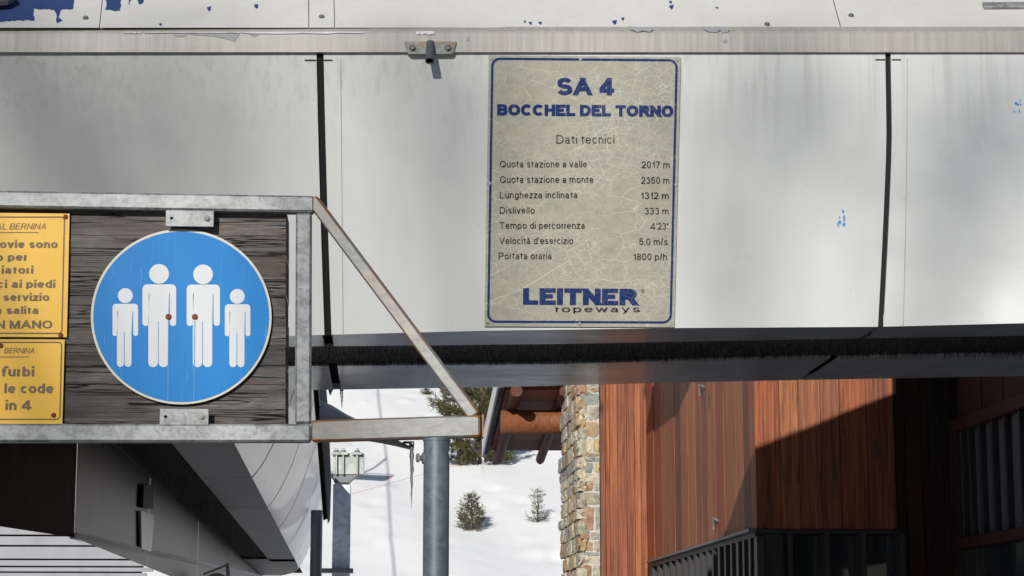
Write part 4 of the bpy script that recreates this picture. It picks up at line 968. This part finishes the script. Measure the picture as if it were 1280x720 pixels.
# eave that shades the top of the left wall
ZE = 4.78
ea = [tr(PX(808.5, 544, XF), ZE), tr(PX(845, 520, XF), ZE), tr(PX(862, 484, XF), ZE), tr(PX(866, 470, XF), ZE)]
lp_ = ea + [Vector((XF+1.2, ea[-1].y, ZE)), Vector((XF+1.2, ea[0].y+1.1, ZE)), Vector((XF-.02, ea[0].y+1.1, ZE))]
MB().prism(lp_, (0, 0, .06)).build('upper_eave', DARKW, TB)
MB().prism([Vector((XF-.75, 14.7, 5.35)), Vector((9.5, 14.7, 5.35)), Vector((9.5, 23.2, 5.35)), Vector((XF-.75, 23.2, 5.35))], (0, 0, .12)).build('added_overhang', DARKW, TB)  # unseen overhang added to keep skylight off the walls
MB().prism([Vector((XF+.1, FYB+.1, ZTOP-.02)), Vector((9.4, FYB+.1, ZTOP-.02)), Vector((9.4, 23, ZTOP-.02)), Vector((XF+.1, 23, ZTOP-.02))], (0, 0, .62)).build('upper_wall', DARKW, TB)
# stone end wall
def stone(c, hx, hy, hz, parent):
    bm = bmesh.new(); bmesh.ops.create_cube(bm, size=2); bmesh.ops.subdivide_edges(bm, edges=bm.edges, cuts=3, use_grid_fill=True)
    for v in bm.verts:
        x, y, z = v.co; k = max(abs(x), abs(y), abs(z)); l = math.sqrt(x*x+y*y+z*z); f = .80+.24/max(l, 1e-6)
        v.co = Vector((x*f*hx, y*f*hy, z*f*hz)) + Vector((random.gauss(0, min(hx, .05)*.09), random.gauss(0, hy*.10), random.gauss(0, min(hz, .05)*.10))) + Vector(c)
    me = bpy.data.meshes.new('stone'); bm.to_mesh(me); bm.free()
    me.materials.append(STONE); o = bpy.data.objects.new('stone', me); COL.objects.link(o); o.parent = parent; o.matrix_parent_inverse = PW(parent).inverted(); return o
YS = yc+.10; xl = P(724.5, 600, YS).x; xr = xs750
YSE = PX(704.5, 640, xl).y
SWL = MB().cbox(((xl+xr)/2+.02, (YS+YSE)/2, 2.6), ((xr-xl)/2-.02, 0, 0), (0, (YSE-YS)/2, 0), (0, 0, 2.6)).build('stone_wall', MORT, TB)
rowsS = [(470, 484, [(0, 1)]), (484, 490.5, [(0, .6), (.6, 1)]), (490.5, 507, [(0, 1)]), (507, 526, [(0, .45), (.5, .72), (.74, 1)]), (526.5, 547, [(0, 1)]), (547.5, 566, [(0, .62), (.68, 1)]),
         (566, 571, [(0, 1)]), (571.5, 577.5, [(0, 1)]), (578, 591.5, [(0, .72), (.76, 1)]), (592, 602.5, [(0, 1)]), (603, 613.5, [(0, .7), (.72, 1)]), (615, 631, [(0, 1)]), (632, 664, [(.05, .72), (.78, 1)]),
         (665, 675, [(0, .5), (.52, 1)]), (676, 689, [(0, .65), (.7, 1)]), (690, 695, [(.0, 1)]), (696, 704, [(0, .55), (.56, 1)]), (705, 722, [(0, .6), (.62, 1)]), (723, 745, [(0, 1)]), (746, 775, [(0, .5), (.5, 1)])]
for y0, y1, ss in rowsS:
    za, zb = P(735, y0, YS).z, P(735, y1, YS).z
    for u0, u1 in ss:
        xa, xb = xl+(xr-xl)*u0, xl+(xr-xl)*u1
        stone(((xa+xb)/2, YS+.040, (za+zb)/2), (xb-xa)/2*.95, .05, (za-zb)/2*.90, SWL)
z = .9
while z < 4.7:
    hh = random.uniform(.05, .10); y = YS-.02
    while y < YSE:
        L = random.uniform(.12, .45); stone((xl+random.uniform(.015, .035), y+L/2, z+hh), random.uniform(.045, .06), L/2*.98, hh*.98, SWL); y += L+.02
    z += hh*2+.012
# back roof with log purlin and rafters
XR0 = P(622, 485, 24.5).x
def RFZ(y): return P(660, 563, 28).z + (28-y)*((P(660, 485, 24.5).z-P(660, 563, 28).z)/3.5)
yn, yf = 24.35, 28.0
RF = MB().hexa([Vector((XR0+.1, yn, RFZ(yn))), Vector((5, yn, RFZ(yn))), Vector((5, yf, RFZ(yf))), Vector((XR0+.1, yf, RFZ(yf)))],
               [Vector((XR0+.1, yn, RFZ(yn)+.12)), Vector((5, yn, RFZ(yn)+.12)), Vector((5, yf, RFZ(yf)+.12)), Vector((XR0+.1, yf, RFZ(yf)+.12))]).build('roof', DARKW, TB)
fz = .14
MB().hexa([Vector((XR0+.012, yn, RFZ(yn)-.05)), Vector((XR0+.075, yn, RFZ(yn)-.03)), Vector((XR0+.075, yf+.1, RFZ(yf)-.04)), Vector((XR0+.012, yf+.1, RFZ(yf)-.04))],
          [Vector((XR0+.012, yn, RFZ(yn)+.17)), Vector((XR0+.075, yn, RFZ(yn)+.17)), Vector((XR0+.075, yf+.1, RFZ(yf)+.15)), Vector((XR0+.012, yf+.1, RFZ(yf)+.15))]).build('barge_board', flat('slate blue barge board', (.022, .028, .04), .6, 0, .1, 12, .2), RF)
MB().hexa([Vector((XR0-.012, yn, RFZ(yn)-.03)), Vector((XR0+.01, yn, RFZ(yn)-.03)), Vector((XR0+.01, yf+.28, RFZ(yf)-.08)), Vector((XR0-.012, yf+.28, RFZ(yf)-.08))],
          [Vector((XR0-.012, yn, RFZ(yn)+.2)), Vector((XR0+.01, yn, RFZ(yn)+.2)), Vector((XR0+.01, yf+.28, RFZ(yf)+.18)), Vector((XR0-.012, yf+.28, RFZ(yf)+.18))]).build('edge_trim', flat('pale edge trim', (.6, .6, .58), .5), RF)
for px, r in ((624.5, .072), (677, .062)):
    c = P(px, 570, 28); pts = [Vector((c.x, y, RFZ(y)-.07)) for y in (yn, 25.5, 27, 28.0, 28.25)]
    MB().tube(pts+[Vector((c.x, 28.31, RFZ(28.25)-.10))], [r]*5+[r*.6], 16).build('rafter', DARKW, RF)
c0, c1 = P(626, 527.5, 25.1), P(722, 527.5, 25.1)
MB().tube([c0, c0+Vector((.006, 0, 0)), c1], [.12, .145, .145], 28).build('log_purlin', ORANGEW, RF)
for i in range(6):
    y = 24.5+i*.55; MB().cbox(((XR0+.1+3)/2, y+.27, RFZ(y+.27)-.012), ((3-XR0-.1)/2, 0, 0), (0, .268, -.268*(RFZ(24)-RFZ(25))), (0, 0, .01)).build('soffit_board', SOFW, RF)

# ================================================================== low panelled wall under the station, left
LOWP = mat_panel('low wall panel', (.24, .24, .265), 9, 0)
LW = thing('panelled_wall', P(60, 720, 34), 'pale horizontally panelled low wall under the station at the lower left', 'wall')
MB().quad(P(-165, 645, 34.2), P(196, 645, 34.2), P(165, 765, 34.2), P(-165, 765, 34.2)).build('backing', VOID, LW, False)
yy = [640, 669.5, 682.5, 699.5, 708.5, 715.5, 728, 745, 765]
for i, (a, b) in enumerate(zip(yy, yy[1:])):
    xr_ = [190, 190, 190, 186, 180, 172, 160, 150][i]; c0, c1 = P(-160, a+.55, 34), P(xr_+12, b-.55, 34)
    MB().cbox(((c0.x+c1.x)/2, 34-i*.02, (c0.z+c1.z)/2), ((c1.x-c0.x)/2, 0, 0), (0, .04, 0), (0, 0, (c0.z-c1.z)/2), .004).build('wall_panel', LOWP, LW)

# ================================================================== trees
def pine(name, base, H, W, seed, label, nb_=14, nd_=900, mat=NEED, bare=.12, group='pines on the snow slope', nl=.07):
    rnd = random.Random(seed); t = thing(name, base, label, 'tree', group)
    base = Vector(base)
    MB().tube([base-Vector((0, 0, .2)), base+Vector((W*.02, 0, H*.5)), base+Vector((0, 0, H*.98))], [W*.035+.008, W*.024+.006, .004], 8).build('trunk', BARK, t)
    br = MB(); nd2 = MB(); tips = []
    for k in range(nb_):
        f = bare+(1-bare)*(k/nb_)**.9; z = H*f; n = rnd.randint(4, 6); ln = W/2*(1-f)**.75*rnd.uniform(.6, 1.25)+.05*W
        a0 = rnd.uniform(0, 6.3)
        for j in range(n):
            a = a0+j*6.283/n+rnd.uniform(-.25, .25); L = ln*rnd.uniform(.7, 1.12)
            d = Vector((math.cos(a), math.sin(a), rnd.uniform(-.05, .3))); p0 = base+Vector((0, 0, z)); p1 = p0+d*L*.6; p2 = p0+Vector((d.x*L, d.y*L, L*rnd.uniform(.3, .75)))
            br.tube([p0, p1, p2], [.006+.008*L, .005+.004*L, .003], 5, False); tips.append((p0, p1, p2, L))
    br.build('branches', BARK, t, False)
    tot = sum(x[3] for x in tips)
    for p0, p1, p2, L in tips:
        for q in range(int(nd_*L/tot*6)):
            u = rnd.uniform(.22, 1)**.8; p = (p0.lerp(p1, u/.6) if u < .6 else p1.lerp(p2, (u-.6)/.4)); ax = (p2-p0).normalized()
            v = (ax*.75+Vector((rnd.gauss(0, .6), rnd.gauss(0, .6), rnd.gauss(.15, .5)))).normalized(); l = nl*rnd.uniform(.6, 1.2); s_ = v.orthogonal().normalized()*l*.085
            p = p+Vector((rnd.gauss(0, nl*.3), rnd.gauss(0, nl*.3), rnd.gauss(0, nl*.3)))
            nd2.add([p-s_, p+s_, p+v*l], [(0, 1, 2)])
    nd2.build('crown', mat, t, False)
    return t
b1 = GH(589, 663); pine('pine_tree', b1, 47/FPX*b1.y, 40/FPX*b1.y, 3, 'small bushy pine on the snow just right of the round pole', 8, 210, NEEDL, .02, nl=.15)
b2 = GH(672, 653); pine('pine_tree', b2, 44/FPX*b2.y, 26/FPX*b2.y, 11, 'thin spindly pine sapling on the snow beside the stone wall', 6, 75, NEEDL, .05, nl=.12)
b3 = GH(601, 580); pine('pine_tree', b3, 8.0, 2.7, 5, 'large dark pine partly hidden by the rusty brace and the timber roof', 22, 3000, NEEDL, .01, nl=.26)
b4 = GH(571, 503); pine('pine_tree', b4, .9, 1.15, 9, 'low pine branches showing through the snow left of the large pine', 4, 260, NEEDL, .02, nl=.18)
for k, (px, py) in enumerate(((533, 493),)):
    b5 = GH(px, py); pine('pine_tree', b5, .35, .4, 20, 'tiny pine tip poking out of the snow near the top of the slope', 3, 60, NEEDL, .02, nl=.12)
# small snow lumps that give the slope its soft footprints
for px, py, w_ in ((445, 597, 10), (468, 583, 8), (430, 655, 8), (487, 646, 10), (528, 648, 8), (626, 614, 10), (640, 604, 12), (700, 598, 9), (563, 559, 8)):
    pass
# ---- lift cable and chair (outside the frame; their shadows fall on the slope)
g1, g2 = GH(493, 716), GH(472.5, 489)
tt1 = 13
C1, C2 = g1+S*tt1, g2+S*tt1; dd = (C2-C1)
HC = tag(MB().tube([C1-dd*.10, C2+dd*1.5], .022, 8).build('haul_cable', STEELD), 'steel haul cable climbing above the snow slope', 'cable')
gm = GH(480, 575); k = (gm.y-g1.y)/(g2.y-g1.y); cp = C1+dd*k
CHR = thing('lift_chair', cp, 'four seat lift chair hanging from the haul cable above the slope', 'lift chair')
hd = Vector((dd.x, dd.y, 0)).normalized(); sdv = Vector((hd.y, -hd.x, 0)); dn = Vector((0, 0, -1))
MB().tube([cp, cp+dn*.9-hd*.25, cp+dn*1.6-hd*.1], .04, 10).build('hanger', STEELD, CHR)
s0 = cp+dn*1.6
MB().cbox(s0+dn*.55, sdv*.95, hd*.22, (0, 0, .03), .01).build('seat', BLACK, CHR); MB().cbox(s0+dn*.25-hd*.24, sdv*.95, (0, 0, .22), hd*.02, .005).build('backrest', BLACK, CHR)
MB().tube([s0-sdv*1.0+dn*.55, s0-sdv*1.0+dn*.1, s0-sdv*.9, s0+sdv*.9, s0+sdv*1.0+dn*.1, s0+sdv*1.0+dn*.55], .03, 8).build('chair_frame', STEELD, CHR)
MB().tube([s0-sdv*.95+dn*.3+hd*.35, s0+sdv*.95+dn*.3+hd*.35], .025, 8).build('safety_bar', STEELD, CHR)
# pink boundary rope
ra, rb = GH(440, 618), GH(600, 574)
o = MB().tube([ra+Vector((0, 0, .02)), (ra+rb)/2+Vector((0, 0, .02)), rb+Vector((0, 0, .03))], .006, 5).build('boundary_rope', flat('pink rope', (.6, .25, .25))); tag(o, 'thin pink boundary rope lying across the snow slope', 'rope')
fl = GH(486, 598); o = MB().cbox(fl+Vector((0, 0, .03)), (.06, 0, 0), (0, .01, 0), (0, 0, .02)).build('rope_flag', flat('red flag', (.7, .12, .12))); tag(o, 'small red flag on the boundary rope', 'flag')

# ---- unseen spruces added behind the camera to cut sky and snow light
rnd = random.Random(4)
def spruce_meshes(seed):
    r_ = random.Random(seed); m = MB()
    for k in range(34):
        f = k/34; z = .06+.94*f; L = .17*(1-f)**.8+.008
        for j in range(9):
            a = r_.uniform(0, 6.283); l = L*r_.uniform(.6, 1.15); d = Vector((math.cos(a), math.sin(a), 0)); sd_ = Vector((-d.y, d.x, 0))
            p = Vector((0, 0, z)); q = p+d*l+Vector((0, 0, -.28*l))
            for u in range(5):
                t = r_.uniform(.15, 1); c = p.lerp(q, t); w_ = .022*r_.uniform(.6, 1.3)
                m.add([c-sd_*w_, c+sd_*w_*.3+Vector((0, 0, .01)), c+d*w_*1.3+Vector((0, 0, -.028))], [(0, 1, 2)]); m.add([c+sd_*w_, c-d*w_+Vector((0, 0, .012)), c+d*w_+Vector((0, 0, -.03))], [(0, 1, 2)])
    return m
base_ = spruce_meshes(2); FM = MB(); TM = MB()
for i in range(60):
    x = -75+150*(i % 30)/29+rnd.uniform(-2.2, 2.2); y = (-54 if i < 30 else -68)+rnd.uniform(-6, 6); h_ = rnd.uniform(12, 18); w_ = h_*rnd.uniform(.85, 1.2); a = rnd.uniform(0, 6.28); ca, sa = math.cos(a), math.sin(a)
    FM.add([(x+(v[0]*ca-v[1]*sa)*w_, y+(v[0]*sa+v[1]*ca)*w_, v[2]*h_-.2) for v in base_.v], base_.f); FM.tube([(x, y, -.3), (x, y, h_*.97)], [h_*.014, .03], 6, False)
o = FM.build('added_spruces', NEED, None, False); tag(o, 'unseen dark spruces added behind the camera to dim the ambient light', None, None, 'stuff')
# one tall sparse larch in front of it; its twigs, 45 m off, give the blurred shade on the panels
clumps = [(228, 110, .36), (150, 165, .24), (30, 210, .30), (575, 190, .24), (585, 120, .2), (505, 95, .18), (935, 185, .34), (1000, 120, .24), (1225, 215, .34), (1275, 150, .3), (15, 100, .22), (905, 330, .2), (1200, 320, .3), (10, 15, .25)]
LT = thing('larch_tree', (0, 0, 0), 'tall sparse larch standing alone between the photographer and the added spruces', 'tree')
cs = []
for px, py, r_ in clumps:
    q = P(px, py, 8.7); cs.append((q+S*48*rnd.uniform(.96, 1.04), r_))
cen = sum((c for c, _ in cs), Vector())/len(cs); bx_ = cen.x; by_ = cen.y; LT.location = (bx_, by_, 0)
bm2 = MB(); bm2.tube([(bx_, by_, -.3), (bx_, by_, 9), (bx_+.1, by_, cen.z-4)], [.33, .24, .08], 10); tw = MB(); lf = MB()
top_ = Vector((bx_+.1, by_, cen.z-4.05))
for c, r_ in cs:
    tw.tube([top_+Vector((0, 0, rnd.uniform(-1.5, 0))), top_.lerp(c, .55)+Vector((0, 0, -.5)), c], [.05, .03, .012], 6, False)
    for i in range(int(100*(r_/.3)**2)):
        v = Vector((rnd.gauss(0, 1), rnd.gauss(0, 1), rnd.gauss(0, 1))).normalized(); p = c+v*r_*rnd.random()**.5*1.5; d = Vector((rnd.gauss(0, 1), rnd.gauss(0, 1), rnd.gauss(0, 1))).normalized()*.075; e_ = d.orthogonal()*.32
        lf.add([p-e_, p+e_, p+d], [(0, 1, 2)])
for i in range(130):
    z_ = rnd.uniform(4, cen.z-5.5); a = rnd.uniform(0, 6.28); L = rnd.uniform(1.0, 2.6)*(1-z_/(cen.z+6)); d = Vector((math.cos(a), math.sin(a), rnd.uniform(-.2, .15)))
    p0 = Vector((bx_, by_, z_)); tw.tube([p0, p0+d*L], [.03, .008], 5, False)
    for j in range(22):
        p = p0+d*L*rnd.uniform(.25, 1)+Vector((rnd.gauss(0, .15), rnd.gauss(0, .15), rnd.gauss(-.1, .15))); e_ = Vector((rnd.gauss(0, .03), rnd.gauss(0, .03), .02)); lf.add([p-e_, p+e_, p+Vector((rnd.gauss(0, .05), rnd.gauss(0, .05), -.1))], [(0, 1, 2)])
bm2.build('trunk', BARK, LT); tw.build('limbs', BARK, LT, False); lf.build('crown', NEEDL, LT, False)
